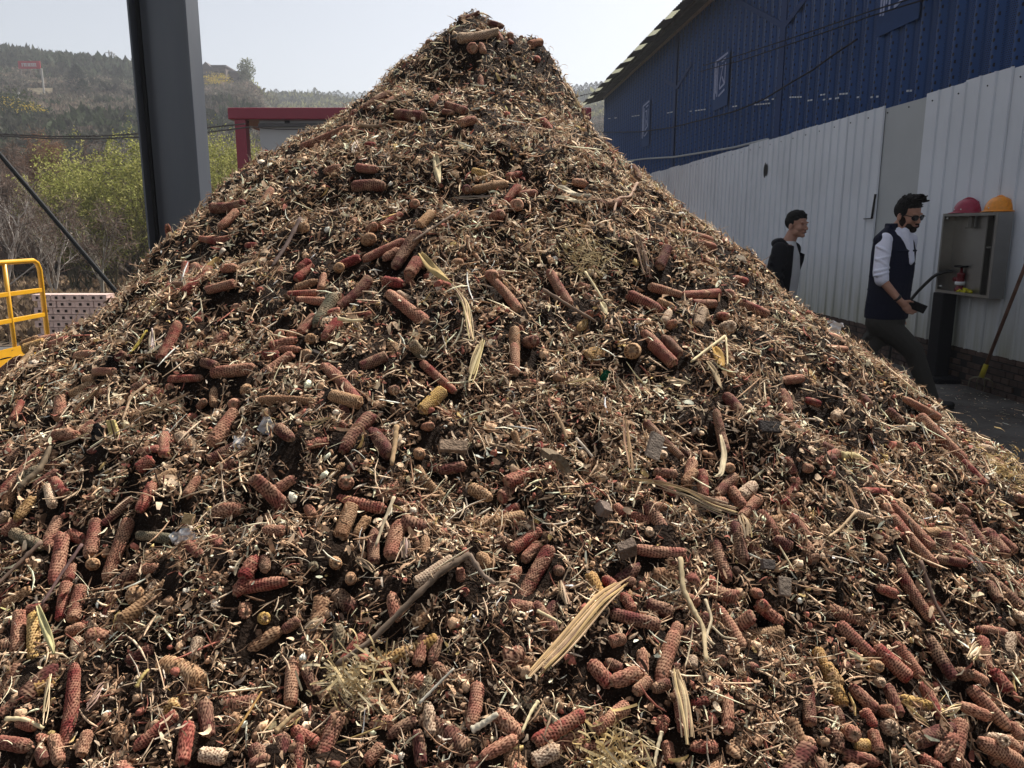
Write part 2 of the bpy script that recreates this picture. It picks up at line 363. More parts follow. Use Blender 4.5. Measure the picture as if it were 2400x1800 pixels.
# flat plates carrying a pale printed mark (outlined block beside a stroke-built character)
M_mark=mat('pale_mark_paint',(.36,.41,.60),.6,noise=.25,nscale=14)
for sc_,(px,py0,py1) in enumerate(((1512,245,322),(1687,138,228),(2104,-140,20))):
    a=at_wall(px,py1,LB-.09);z0=a.z;z1=at_wall(px,py0,LB-.09).z;s=a.dot(WD);h=z1-z0
    pl=MB();wbox(pl,s-.66,s+.66,z0-.28*h,z1+.08*h,LB-.076,.008);P=pl.build('sign_plate',M_bflat,blue)
    m=MB()
    def bar(u0,v0,u1,v1,w=.055):
        A=wp(s-(u0)*.62,LB-.092,z0+v0*h)-bo;C=wp(s-(u1)*.62,LB-.092,z0+v1*h)-bo;m.beam(A,C,.008,w,up=WD if abs(u1-u0)<.05 else (0,0,1))
    bar(-.9,.02,-.9,.98);bar(-.9,.98,.85,1.02);bar(-.75,.0,-.75,.95);bar(-.45,.05,-.45,.9);bar(-.62,.15,-.62,.8,.04)
    bar(-.1,.35,.25,.78);bar(.25,.78,-.1,.78);bar(-.1,.35,-.1,.22);bar(-.1,.22,.6,.30);bar(.6,.30,.6,.82);bar(.2,.5,.5,.32);bar(.05,.9,.6,.92);bar(-.2,.05,.6,.14)
    m.build('pale_mark',M_mark,P)
M_pale=mat('light_gap_paint',(.55,.58,.60),.6)  # pale colour stands in for daylight showing through gaps in the shed
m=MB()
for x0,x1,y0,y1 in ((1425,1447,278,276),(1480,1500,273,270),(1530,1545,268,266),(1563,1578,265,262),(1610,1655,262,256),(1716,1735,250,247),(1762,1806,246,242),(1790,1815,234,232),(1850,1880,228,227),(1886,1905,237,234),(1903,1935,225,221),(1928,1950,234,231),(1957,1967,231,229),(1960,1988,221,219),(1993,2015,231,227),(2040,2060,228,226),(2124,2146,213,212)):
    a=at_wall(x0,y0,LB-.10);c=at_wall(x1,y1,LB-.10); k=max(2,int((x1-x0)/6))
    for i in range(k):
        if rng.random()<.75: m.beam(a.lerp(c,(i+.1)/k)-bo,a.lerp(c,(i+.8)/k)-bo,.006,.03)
o=m.build('painted_light_gap',M_pale,blue); o['kind']='stuff'
# end wall and back wall so that the shed is closed
m=MB();m.box(wp(42,LB+8,ZE/2)-bo,(16,.1,ZE),rotw);m.build('end_wall',M_bflat,blue)
m=MB();m.box(wp(-2.1,LB+8,ZE/2)-bo,(16,.1,ZE),rotw);m.build('end_wall',M_bflat,blue)
# roof: corrugated sheets over an eave, dark ones alternating with translucent ones
M_rdark=mat('weathered_dark_roof_sheet',(.055,.05,.038),.85,noise=.4,nscale=3)
M_rlight=bpy.data.materials.new('translucent_roof_sheet');M_rlight.use_nodes=True
n=M_rlight.node_tree.nodes;l=M_rlight.node_tree.links;b=n['Principled BSDF'];b.inputs['Base Color'].default_value=(.50,.50,.44,1);b.inputs['Roughness'].default_value=.5
tr=n.new('ShaderNodeBsdfTranslucent');tr.inputs[0].default_value=(.70,.70,.60,1);ms=n.new('ShaderNodeMixShader');ms.inputs[0].default_value=.6;l.new(b.outputs[0],ms.inputs[1]);l.new(tr.outputs[0],ms.inputs[2]);l.new(ms.outputs[0],n['Material Output'].inputs[0])
def rsheet(s0,s1,Lo,mtl,name,dz=0,Li=None):
    per=.21;N=max(6,int((s1-s0)/per*6));ss=np.linspace(s0,s1,N+1);V=[]
    zi=lambda L:(ZE+.16)+(L-LB)*.27+dz
    Li=Li or 15.5
    for s_ in ss:
        h=.028*math.cos(s_/per*2*PI)
        for L in (Lo,Li): V.append(wp(s_,L,zi(L)+h)-bo)
    F=[(2*i,2*i+1,2*i+3,2*i+2) for i in range(N)]
    o=MB().add(V,F).build(name,mtl,blue);md=o.modifiers.new('t','SOLIDIFY');md.thickness=.006;return o
s=6.2;Lo=6.42
while s<41.5:
    rsheet(s,s+1.22,Lo+rng.uniform(-.02,.03),M_rdark,'roof_sheet',.0); q_=rng.uniform(.22,.36);rsheet(s+1.18,s+2.2,Lo+rng.uniform(.0,.09),M_rlight,'skylight_sheet',.012,Li=Lo+q_+.05); rsheet(s+1.2,s+2.2,Lo+q_,M_rdark,'roof_sheet',-.004)
    s+=2.2
rsheet(-2,6.2,Lo,M_rdark,'roof_sheet')
M_trim=mat('eave_trim',(.28,.26,.22),.7,noise=.2)
m=MB();m.beam(wp(-2,LB-.10,ZE+.0)-bo,wp(42,LB-.10,ZE+.0)-bo,.04,.10);m.build('eave_trim',M_trim,blue)
m=MB();m.beam(wp(-2,LB-.62,ZE-.07)-bo,wp(42,LB-.62,ZE-.07)-bo,.05,.12);m.build('eave_purlin',M_rdark,blue)
# pale conduit hanging behind the fence and cables strung along the blue wall
M_cable=mat('black_cable',(.012,.012,.013),.7); M_conduit=mat('pale_conduit',(.42,.43,.44),.6,noise=.2)
def strung(name,pts,L,r,mtl,label,cat,group=None):
    P=[at_wall(x,y,L) for x,y in pts]; Q=[]
    for i in range(len(P)-1):
        for t in np.linspace(0,1,7,endpoint=False): Q.append(P[i].lerp(P[i+1],t))
    Q.append(P[-1]); c=P[0].copy(); o=MB().tube([q-c for q in Q],r,6).build(name,mtl,loc=c); tag(o,label,cat,group); return o
strung('conduit',[(1430,382),(1513,372),(1580,368),(1650,357),(1720,346),(1800,326)],LB-.22,.030,M_conduit,'pale conduit sagging low along the blue wall just above the white fence','conduit')
strung('cable',[(1330,300),(1412,310),(1500,309),(1574,299),(1650,280),(1725,260),(1790,233),(1850,196),(1905,164),(1950,131),(2009,92)],LB-.2,.018,M_cable,'black cable climbing across the blue wall to its frayed upper end','cable')
strung('cable',[(1648,154),(1740,127),(1847,92),(1950,57),(2041,26),(2125,0),(2220,-30)],LB-.25,.012,M_cable,'upper of two thin black cables crossing the middle printed plate','cable')
strung('cable',[(1640,168),(1740,141),(1847,105),(1950,70),(2041,38),(2130,10),(2220,-16)],LB-.25,.012,M_cable,'lower of two thin black cables crossing the middle printed plate','cable')

# ================================================================ crimson-trimmed hut behind the heap
YH=17.0; M_crim=mat('crimson_paint',(.26,.006,.03),.38,noise=.08,spec=.5); M_hut=mat('grey_hut_panel',(.52,.53,.53),.6,noise=.06,nscale=1)
a=at_y(532,252,YH); zt=a.z; xl=a.x; xr=at_y(1386,262,YH).x; zb=zt-.23
hut=empty('crimson_trimmed_hut',(0,YH+1.2,0)); tag(hut,'low grey hut with crimson roof edge and corner post behind the heap','building')
ho=hut.location
m=MB();m.box(Vector(((xl+xr)/2,YH+2.1,zt-.115))-ho,(xr-xl,4.2,.23));o=m.build('roof',M_crim,hut,bevel=.02)
xp=at_y(590,400,YH+.6).x
m=MB();m.box(Vector((xp,YH+.15,zb/2))-ho,(.23,.23,zb-.002));m.build('corner_post',M_crim,hut,bevel=.01)
m=MB();m.box(Vector((xr-.35,YH+.15,zb/2))-ho,(.23,.23,zb-.002));m.build('corner_post',M_crim,hut,bevel=.01)
m=MB();m.box(Vector(((xp+xr)/2,YH+.95,zb/2-.002))-ho,(xr-xp-.7,1.5,zb-.004));m.build('wall',M_hut,hut)
m=MB();m.box(Vector(((xp+xr)/2,YH+.16,zb-.10))-ho,(xr-xp-.7,.08,.07));m.build('head_rail',mat('dark_trim',(.12,.12,.12),.6),hut)
m=MB();m.beam(Vector((xl+.35,YH+.2,zb-.01))-ho,Vector((xp-.12,YH+.2,zb-.55))-ho,.04,.04);m.build('roof_stay',M_cable,hut)
m=MB();m.box(at_y(673,288,YH+.18)-ho,(.10,.03,.08));m.build('wall_bracket',M_seam,hut)
# ================================================================ steel column
M_col=mat('grey_painted_steel',(.080,.090,.108),.34,nscale=1.7,spec=.5,col2=(.105,.112,.125),stretch=(3,3,.5),bump=.05,bscale=40)
M_colL=M_col
YC=5.0
cl=at_y(312,200,YC);crr=at_y(448,200,YC)
W_=crr.x-cl.x
col=empty('steel_column',((cl.x+crr.x)/2,YC+.11,0)); tag(col,'tall dark grey steel H column rising behind the left flank of the heap','column')
H=9.0
m=MB();m.box((0,.0,H/2),(W_-.024,.012,H));m.build('web',M_col,col)
for sx in(-1,1):
    m=MB();m.box((sx*(W_/2-.006),0,H/2),(.012,.20,H-.002));m.build('flange',M_col,col,bevel=.002)
m=MB();m.box((-W_/2+.045,-.06,H/2),(.02,.02,H-.01));m.build('cable_strip',M_cable,col)
m=MB();m.box((0,0,.012),(W_+.12,.32,.025));m.build('base_plate',M_col,col)
col.rotation_euler=(0,0,R(0))
# diagonal brace rod
a=at_y(-60,292,6.2);c=at_y(262,672,6.2)
dirn=(c-a).normalized(); c2=c+dirn*1.2; c2=a+(c-a)*((a.z-0.0)/(a.z-c.z)) if a.z>c.z else c
M_rod=mat('dark_brace_steel',(.022,.023,.024),.7)
top=a-(c-a)*1.2; o=MB().tube([(0,0,0),c2-top],.018,10).build('brace_pipe',M_rod,loc=top); tag(o,'thin dark steel brace pipe slanting down to the left edge of the heap','brace')
# overhead wires on the left
def wire(name,pts,Y,r,label):
    P=[at_y(x,y,Y) for x,y in pts]; c=P[0].copy(); o=MB().tube([q-c for q in P],r,5).build(name,M_wire,loc=c); tag(o,label,'wire'); return o
M_wire=mat('grey_wire',(.10,.09,.085),.8)
wire('overhead_wire',[(-200,310),(0,314),(120,320),(230,319),(330,313),(480,300),(575,290)],16,.014,'upper grey wire strung low across the trees left of the column')
wire('overhead_wire',[(-200,311),(0,318),(120,325),(230,325),(330,321),(480,311),(590,297)],15,.013,'lower grey wire strung low across the trees, ending at the crimson post')
wire('hut_wire',[(590,297),(650,303),(750,304),(830,300)],17.1,.012,'dark wire sagging across the grey wall of the hut')
wire('hill_wire',[(1310,244),(1345,228),(1380,220),(1420,214)],30,.014,'thin wire between the heap and the eave of the blue shed')
# ================================================================ yellow railing
M_yel=mat('yellow_enamel',(.72,.36,.01),.38,noise=.15,nscale=6,spec=.5)
ld=ray(0,700); 
rail=empty('yellow_railing',(-5.25,8.0,0)); tag(rail,'bright yellow tubular railing with a kick plate beside the brick stack','railing')
ro=rail.location
XR=-5.1
def rl(px,py):  # on the railing's plane x=XR
    d=ray(px,py); return Vector((0,0,CZ))+d*(XR/d.x)
A=rl(0,614);Bq=rl(84,612);z1=(A.z+Bq.z)/2;yn=A.y;yf=Bq.y+.05
zmid=[rl(40,687).z,rl(50,747).z];zt2=rl(20,815).z;zt1=rl(20,855).z
y0=yn-2.2
pts=[Vector((XR,y0,z1)),Vector((XR,yf-.10,z1)),Vector((XR,yf-.035,z1-.03)),Vector((XR,yf,z1-.10)),Vector((XR,yf,0.0))]
MB().tube([p-ro for p in pts],.026,10).build('top_rail',M_yel,rail,smooth=True)
for y in (rl(20,700).y, y0+.4,y0+1.1): MB().tube([Vector((XR,y,z1))-ro,Vector((XR,y,0))-ro],.022,10).build('post',M_yel,rail,smooth=True)
for z in zmid: m=MB();m.beam(Vector((XR,y0,z))-ro,Vector((XR,yf,z))-ro,.03,.045);m.build('mid_rail',M_yel,rail,bevel=.004)
m=MB();m.beam(Vector((XR+.03,y0,(zt1+zt2)/2))-ro,Vector((XR+.03,yf+.0,(zt1+zt2)/2))-ro,.008,zt2-zt1);m.build('kick_plate',M_yel,rail)
m=MB();m.box((XR-1.0,y0+1.5,(zt1-.02)/2),(1.9,3.4,zt1-.03));o=m.build('loading_step',mat('step_concrete',(.55,.54,.52),.8,noise=.2)); tag(o,'low pale concrete step under the yellow railing','step')
# ================================================================ stack of hollow bricks
M_brk=mat('pale_pink_brick',(.68,.50,.44),.9,noise=.25,nscale=20,bump=.3)
M_hole=mat('brick_hole',(.03,.022,.02),1)
YB=10.0; bl=at_y(74,700,YB).x; 
zt=at_y(150,690,YB).z; rows=9; bh=zt/rows
proto=None
ords=['first','second','third','fourth','fifth']; rws=['top row','second row down','third row down','fourth row down','fifth row down','sixth row down','seventh row down','eighth row down','bottom row']
def brick_mesh(name,L_,D_,H_,nh):
    m=MB();m.box((0,0,0),(L_,D_,H_));
    for i in range(nh):
        x=(i-(nh-1)/2)*.1; m.box((x,-D_/2-.0005,0),(.034,.006,.034),mat=1)
    me=m.build(name,[M_brk,M_hole]); return me
bA=brick_mesh('hollow_brick',.232,.112,bh-.007,2); bB=brick_mesh('hollow_brick',.112,.232,bh-.007,1)
used=[False,False]
for r_ in range(rows):
    z=zt-bh/2-r_*bh
    off=rng.uniform(-.012,.012)
    for dpt in range(2):
        for k in range(4):
            hdr=False
            src=bA
            o=src if not used[0] else src.copy()
            if used[0]: SC.collection.objects.link(o)
            used[0]=True
            o.location=(bl+.12+k*.24+off+((r_%2)*.06),YB+.06+dpt*.24*.5+rng.uniform(-.008,.008),z); o.rotation_euler=(0,0,rng.uniform(-.02,.02))
            tag(o,'pale pink hollow brick, %s from left, %s, %s face'%(ords[k],rws[r_],['front','rear'][dpt]),'brick','bricks stacked beside the yellow railing')
SC.collection.objects.unlink(bB); bpy.data.objects.remove(bB)

# ================================================================ trees and scrub
M_bark=attr_mat('tree_bark',rough=.9,noise=.3,nscale=8); M_leaf=attr_mat('spring_leaf',rough=.8,noise=.3,nscale=3,trans=.3)
def grow(seed,H,spread,levels,trunk_r,lean=0,updr=.5,nb=(6,5,4),leafn=0,leafsz=.08,leafcol=None,barkcol=(.2,.16,.12),fork=1,start=.25,weep=0,leafw=.30):
    """returns (bark V,F,C),(leaf V,F,C): real branching limbs, then leaf or twig cards"""
    r_=np.random.default_rng(seed); BV=[];BF=[];BC=[];TIPS=[]
    def limb(p,d,L,r,lv):
        n_=5 if lv<2 else 3; seg=5 if lv==0 else (4 if lv==1 else 3); pts=[p];dd=d.copy()
        for i in range(seg):
            dd=dd+Vector(r_.normal(0,.10+.05*lv,3))+Vector((0,0,(.10*updr if lv else .03)-(weep*.12*lv if lv>1 else 0)));dd.normalize();pts.append(pts[-1]+dd*L/seg)
        rr=[r*(1-.72*i/seg) for i in range(seg+1)]
        b=len(BV)
        for i,q in enumerate(pts):
            t=(pts[min(i+1,seg)]-pts[max(i-1,0)]).normalized();u=t.orthogonal().normalized();w=t.cross(u)
            for j in range(n_): a=2*PI*j/n_;BV.append(q+(u*math.cos(a)+w*math.sin(a))*rr[i])
            cc=np.array(barkcol)*(r_.uniform(.75,1.25)); BC.extend([(*cc,1)]*n_)
        for i in range(seg):
            for j in range(n_): BF.append((b+i*n_+j,b+i*n_+(j+1)%n_,b+(i+1)*n_+(j+1)%n_,b+(i+1)*n_+j))
        if lv>=levels: TIPS.append((pts,L));return
        k=nb[min(lv,len(nb)-1)]
        for i in range(k):
            f=start+(1-start)*(i+r_.random())/k if lv==0 else .25+.75*(i+r_.random())/k
            ii=min(int(f*seg),seg-1);q=pts[ii].lerp(pts[ii+1],f*seg-ii);t=(pts[ii+1]-pts[ii]).normalized()
            o=Vector(r_.normal(0,1,3));o=(o-t*o.dot(t)).normalized();sp=spread*r_.uniform(.7,1.3)
            nd=(t*math.cos(sp)+o*math.sin(sp)).normalized()
            limb(q,nd,L*r_.uniform(.45,.68)*(1-.35*f if lv==0 else 1),r*(1-.6*f)*.55,lv+1)
    for k in range(fork):
        limb(Vector((r_.normal(0,.12)*(fork>1),r_.normal(0,.12)*(fork>1),-.3)),Vector((lean+r_.normal(0,.10)*(fork>1)*1.6,r_.normal(0,.08),1)).normalized(),H*r_.uniform(.85,1),trunk_r,0)
    LV=[];LF=[];LC=[]
    if leafn and TIPS:
        per=max(1,leafn//len(TIPS))
        for pts,L in TIPS:
            base=np.array(leafcol[r_.integers(len(leafcol))])*r_.uniform(.75,1.25)
            for i in range(per):
                t=r_.random()**.8*(len(pts)-1);ii=min(int(t),len(pts)-2);q=pts[ii].lerp(pts[ii+1],t-ii)+Vector(r_.normal(0,L*.13,3))
                a=Vector(r_.normal(0,1,3));a.z-=weep*.8;a.normalize();s=a.orthogonal().normalized();s=(s*math.cos(t*9)+a.cross(s)*math.sin(t*9));ln=leafsz*r_.uniform(.6,1.5);w=ln*leafw
                b=len(LV);LV+=[q,q+a*ln*.5+s*w,q+a*ln,q+a*ln*.5-s*w];LF.append((b,b+1,b+2,b+3));cc=base*r_.uniform(.8,1.2);LC+=[(*cc,1)]*4
    zs=sorted(v.z for v in (LV or BV)); k_=H/max(.1,zs[int(len(zs)*.995)-1])
    sc=lambda v:Vector((v.x*k_,v.y*k_,v.z*k_))
    return ([sc(v) for v in BV],BF,BC),([sc(v) for v in LV],LF,LC)
def mk(name,d,mt,parent):
    V,F,C=d
    if not V: return None
    m=MB();m.v=[tuple(v) for v in V];m.f=F;m.c=[tuple(float(x) for x in c) for c in C];m.m=[0]*len(F);return m.build(name,mt,parent)
def tree(kind,px,pyb,Y,label,group,**kw):
    """foot of the tree at photo column px, distance Y"""
    x=ray(px,600).x/ray(px,600).y*Y; z=float(terrain(x,Y)) ; e=empty(kind,(x,Y,z)); tag(e,label,'tree',group)
    b_,l_=grow(**kw); mk('trunk',b_,M_bark,e); mk('crown',l_,M_leaf,e); return e
GRN=[(.27,.28,.075),(.34,.34,.10),(.20,.21,.06),(.40,.38,.13)]
def hgt(Y,py): # height of a crown top seen at photo row py
    return at_y(1200,py,Y).z
bare=dict(levels=3,nb=(9,6,5),leafn=2600,leafsz=.16,start=.18)
def H_(px,py,Y): return max(2,at_y(px,py,Y).z-float(terrain(ray(px,600).x/ray(px,600).y*Y,Y)))
W1='young willows with fresh green leaves'
for i,(px,py,Y,sd,lab) in enumerate(((205,345,25,3,'leftmost bright green willow, left of the grey column'),(262,318,27,4,'tallest bright green willow close to the left of the grey column'),(318,325,25,5,'bright green willow partly hidden by the grey column'),
      (168,400,24,6,'low green willow sapling at the left end of the willows'),(505,310,26,7,'bright green willow between the grey column and the crimson post'),(545,300,29,8,'green willow just left of the crimson corner post'),(460,330,27,17,'green willow right behind the right edge of the grey column'),(580,330,31,18,'green willow behind the grey hut wall'))):
    tree('willow_tree',px,600,Y,lab,W1,seed=sd,H=H_(px,py,Y),spread=.50,levels=3,trunk_r=.07,nb=(9,6,5),leafn=10500,leafsz=.09,leafcol=GRN,barkcol=(.14,.12,.07),fork=3,start=.12,updr=1.0)
B1='bare pale-stemmed trees on the left'
BCOL=[(.13,.09,.07),(.17,.12,.095),(.10,.08,.065)]
for i,(px,py,Y,sd,col_,lab,lc,ln) in enumerate(((118,430,21,21,(.42,.38,.33),'pale-stemmed bare tree with forked white trunks left of the willows',BCOL,1200),(10,380,20,22,(.46,.42,.38),'bare tree with whitish limbs at the left edge of the photo',BCOL,900),
      (38,330,26,23,(.22,.17,.13),'tall brown bare tree behind the white-limbed one at the left edge',BCOL,3800),(78,320,30,24,(.20,.15,.12),'brown bare tree with rusty twigs left of centre of the grove',[(.21,.12,.075),(.18,.10,.065)],5000),(140,330,31,25,(.20,.15,.12),'brown bare tree at the back of the grove, left of the willows',BCOL,4200),
      (-40,340,27,26,(.22,.18,.14),'bare tree just outside the left edge of the photo',BCOL,3000),(100,360,34,27,(.19,.15,.12),'farthest brown bare tree in the grove on the left',BCOL,4500),(228,470,19,28,(.36,.33,.27),'slim pale-trunked sapling before the green willows',BCOL,350),(190,330,36,29,(.2,.15,.12),'brown bare tree rising behind the leftmost willow',BCOL,4500),(5,330,36,30,(.2,.15,.12),'far brown bare tree behind the left edge grove',BCOL,4500))):
    tree('bare_tree',px,600,Y,lab,B1,seed=sd,H=H_(px,py,Y),spread=.42,levels=3,trunk_r=.055,nb=(9,6,5),leafn=int(ln*1.6),leafsz=.34,leafcol=lc,leafw=.03,barkcol=col_,fork=2 if i in(0,1,6) else 1,start=.2,updr=.9)
# conifers: stacked ragged skirts of needles
def conifer(px,pytop,pybase,Y,label,col,wd,seed,nl=1500,group='dark conifers on the hills',exact=True):
    hp=hill_hit(px,pybase) if pybase else None
    if hp is not None: Y=hp.y
    x=ray(px,300).x/ray(px,300).y*Y; z=float(terrain(x,Y))-.3; top=at_y(px,pytop,Y).z; bz=z; wd=wd*Y/180
    H=max(2.5,top-bz); r_=np.random.default_rng(seed); e=empty('conifer',(x,Y,bz));tag(e,label,'tree',group)
    MB().tube([(0,0,0),(0,0,H*.95)],[H*.02,.03],6).build('trunk',M_bark_d,e)
    t=r_.random(nl)**.8; rad=wd/2*(1-t)**.85*(.72+.28*np.sin(t*38+seed)**2)*r_.uniform(.35,1.05,nl)+.05; a=r_.uniform(0,2*PI,nl)
    C=np.stack([rad*np.cos(a),rad*np.sin(a),t*H*.97+H*.03-rad*.12],-1); L=H*.05*r_.uniform(.6,1.4,nl)
    out=np.stack([np.cos(a),np.sin(a),r_.uniform(-.6,.5,nl)],-1); sd_=np.stack([-np.sin(a),np.cos(a),r_.normal(0,.4,nl)],-1)
    V=np.stack([C-sd_*L[:,None]*.4,C+out*L[:,None],C+sd_*L[:,None]*.4,C-out*L[:,None]*.4],1).reshape(-1,3); Q=np.arange(nl*4).reshape(-1,4)
    cc=np.array(col)*r_.uniform(.6,1.4,(nl,1)); CC=np.repeat(np.concatenate([cc,np.ones((nl,1))],1),4,0)
    npmesh('crown',V,Q,M_leaf,C=CC,parent=e); return e
M_bark_d=mat('conifer_bark',(.06,.045,.035),.9)
CD=(.035,.045,.030)
def ridgeY(px): return float(np.interp(px,RX,RD))
conifer(193,150,205,150,'big dark cone-shaped conifer on the slope right of the red banner',CD,9,1,2600)
conifer(205,185,225,138,'smaller conifer below the big cone-shaped one',CD,8,2,2000)
conifer(294,158,195,160,'dark conifer on the slope touching the left edge of the grey column',CD,7,3,2000)
conifer(100,148,160,200,'round dark tree at the right end of the red banner',CD,8,31,1500)
wr=[(7,96,'leftmost'),(22,106,'second'),(38,103,'third'),(50,110,'fourth'),(60,112,'fifth'),(78,113,'sixth'),(95,116,'seventh'),(110,122,'eighth'),(126,130,'ninth'),(140,137,'tenth'),(154,134,'eleventh'),(167,135,'twelfth')]
for i,(px,py,w) in enumerate(wr): conifer(px,py,0,ridgeY(px)-2,'%s dark conifer from the left along the left-hand ridge'%w,CD,rng.uniform(4,6.5),40+i,1500)
k=0
xs_=[640,652,663,674,685,695,708,722,735,742,752,764,776,787,796,806,818,832,846,858]
hs2=[212,208,217,215,216,210,215,216,217,205,213,216,214,213,211,218,216,214,216,213]
nm=['first','second','third','fourth','fifth','sixth','seventh','eighth','ninth','tenth','eleventh','twelfth','thirteenth','fourteenth','fifteenth','sixteenth','seventeenth','eighteenth','nineteenth','twentieth']
for i,(px,py) in enumerate(zip(xs_,hs2)): conifer(px,py,0,ridgeY(px)-4,'%s small conifer from the left on the far ridge above the crimson roof'%nm[i],(.05,.06,.045) if i%3 else (.10,.11,.05),rng.uniform(5,8),80+i,900)
for i,(px,py) in enumerate(((1340,200),(1350,197),(1360,199),(1372,193),(1384,194),(1395,191),(1407,190),(1418,190),(1430,188),(1442,187))): conifer(px,py,0,ridgeY(px)-4,'%s conifer from the left on the far ridge right of the heap'%nm[i],(.04,.05,.04),rng.uniform(6,9),120+i,1000)
# scrub covering the slopes: uncountable
def scrub(NT,yr,xr,hr,cols,name,label,cardn=10,seed=5,dens=None):
    r_=np.random.default_rng(seed); Y=r_.uniform(yr[0]**.5,yr[1]**.5,NT)**2; U=r_.uniform(xr[0],xr[1],NT); X=U*Y
    D=np.interp(U,_u,_d); ok=Y<D*1.01; X,Y=X[ok],Y[ok]; Z=terrain(X,Y)
    dn=vnoise(X*.035,Y*.035,3)+.5*vnoise(X*.2,Y*.2,8); ok=dn>(dens or .45); X,Y,Z=X[ok],Y[ok],Z[ok]; n_=len(X)
    H=r_.uniform(hr[0],hr[1],n_)*(.6+.8*vnoise(X*.08,Y*.08,9)); c0=np.array(cols)[r_.integers(0,len(cols),n_)]*(.6+.8*vnoise(X*.06,Y*.06,21))[:,None]
    C=np.repeat(np.stack([X,Y,Z],-1),cardn,0);Hh=np.repeat(H,cardn);m_=len(C)
    a=r_.normal(0,1,(m_,3));a[:,2]=abs(a[:,2])+.6;a/=np.linalg.norm(a,axis=1,keepdims=True);s=np.cross(a,r_.normal(0,1,(m_,3)));s/=np.linalg.norm(s,axis=1,keepdims=True)
    b=C+r_.normal(0,.33,(m_,3))*Hh[:,None]*[1,1,.25]; L=Hh*r_.uniform(.5,1.1,m_);w=L*r_.uniform(.08,.26,m_)
    V=np.stack([b-s*w[:,None]*.3,b+a*L[:,None]*.6-s*w[:,None],b+a*L[:,None],b+a*L[:,None]*.6+s*w[:,None]],1).reshape(-1,3)
    cc=np.repeat(c0,cardn,0)*r_.uniform(.65,1.35,(m_,1));CC=np.repeat(np.concatenate([cc,np.ones((m_,1))],1),4,0)
    o=npmesh(name,V,np.arange(m_*4).reshape(-1,4),M_leaf,C=CC);tag(o,label,'scrub',kind='stuff');return o
scrub(115000,(55,225),(-1.2,.32),(.25,.95),[(.115,.10,.075),(.10,.09,.07),(.13,.11,.085),(.07,.072,.05),(.15,.115,.09)],'hillside_scrub','grey brown leafless scrub covering the hillside',6,5,.40)
scrub(4200,(60,215),(-1.2,-.1),(.9,2.2),[(.045,.055,.03),(.05,.05,.035)],'evergreen_scrub','dark evergreen bushes dotted over the hillside',26,6,.85)
scrub(2600,(185,216),(-.74,-.40),(1.6,3.4),[(.035,.045,.028),(.05,.055,.035)],'ridge_wood','dense dark evergreen growth along the left-hand ridge',30,15,.2)
scrub(2600,(300,345),(-.34,.16),(1.5,4),[(.05,.06,.035),(.09,.095,.05),(.16,.16,.06)],'far_ridge_wood','mixed low wood along the far ridge above the crimson roof',22,16,.25)
scrub(6000,(30,62),(-.85,-.05),(.6,1.8),[(.10,.07,.055),(.085,.065,.05),(.12,.085,.06)],'thicket','brown leafless thicket on the terraces below the hill',14,7,.25)
scrub(9000,(200,345),(-.33,.2),(1,2.2),[(.14,.13,.07),(.10,.10,.06),(.20,.20,.08)],'far_scrub','pale greenish scrub on the far ridge behind the hut',9,8,.5)
scrub(34000,(11,48),(-.85,-.05),(.10,.34),[(.20,.14,.09),(.14,.10,.07),(.25,.18,.11)],'dry_grass','dry grass on the terraces beyond the yard',5,9,.3)
def bush(px,py,Y,w,h,cols,label,seed,cat='bush'):
    hp=hill_hit(px,py+6)
    if hp is not None: Y=hp.y
    w=w*Y/150;h=h*Y/150
    x=ray(px,py).x/ray(px,py).y*Y; z=0; r_=np.random.default_rng(seed);e=empty('flowering_bush' if 'yellow' in label else 'bush',(x,Y,float(terrain(x,Y))));tag(e,label,cat); nl=900
    C=r_.normal(0,1,(nl,3));C/=np.linalg.norm(C,axis=1,keepdims=True);C*=r_.random((nl,1))**.4*np.array([w/2,w/2,h/2])*(.7+.5*vnoise(C[:,0:1]*2+3,C[:,2:3]*2,seed)); C[:,2]+=h*.5
    a=r_.normal(0,1,(nl,3));a/=np.linalg.norm(a,axis=1,keepdims=True);s=np.cross(a,r_.normal(0,1,(nl,3)));s/=np.linalg.norm(s,axis=1,keepdims=True);L=.07*h+.08
    V=np.stack([C,C+a*L*.5+s*L*.3,C+a*L,C+a*L*.5-s*L*.3],1).reshape(-1,3);cc=np.array(cols)[r_.integers(0,len(cols),nl)]*r_.uniform(.7,1.2,(nl,1))
    npmesh('foliage',V,np.arange(nl*4).reshape(-1,4),M_leaf,C=np.repeat(np.concatenate([cc,np.ones((nl,1))],1),4,0),parent=e)
    return e
YL=[(.55,.38,.03),(.45,.33,.04),(.35,.30,.05)]
bush(12,262,118,8,3.2,YL,'yellow flowering bush at the left edge halfway up the slope',1)
bush(70,272,112,6,3,YL,'smaller yellow flowering bush right of the left edge one',2)
bush(30,283,105,10,6,[(.05,.06,.03),(.07,.075,.035)],'dark green bush below the yellow flowering bushes',3)
bush(505,178,188,6,2.2,YL,'yellow bush below the stone house on the hill',4)
bush(578,190,196,3,4.6,[(.16,.18,.10),(.2,.21,.12)],'lone pale green tree at the right end of the hilltop wall',5,'tree')
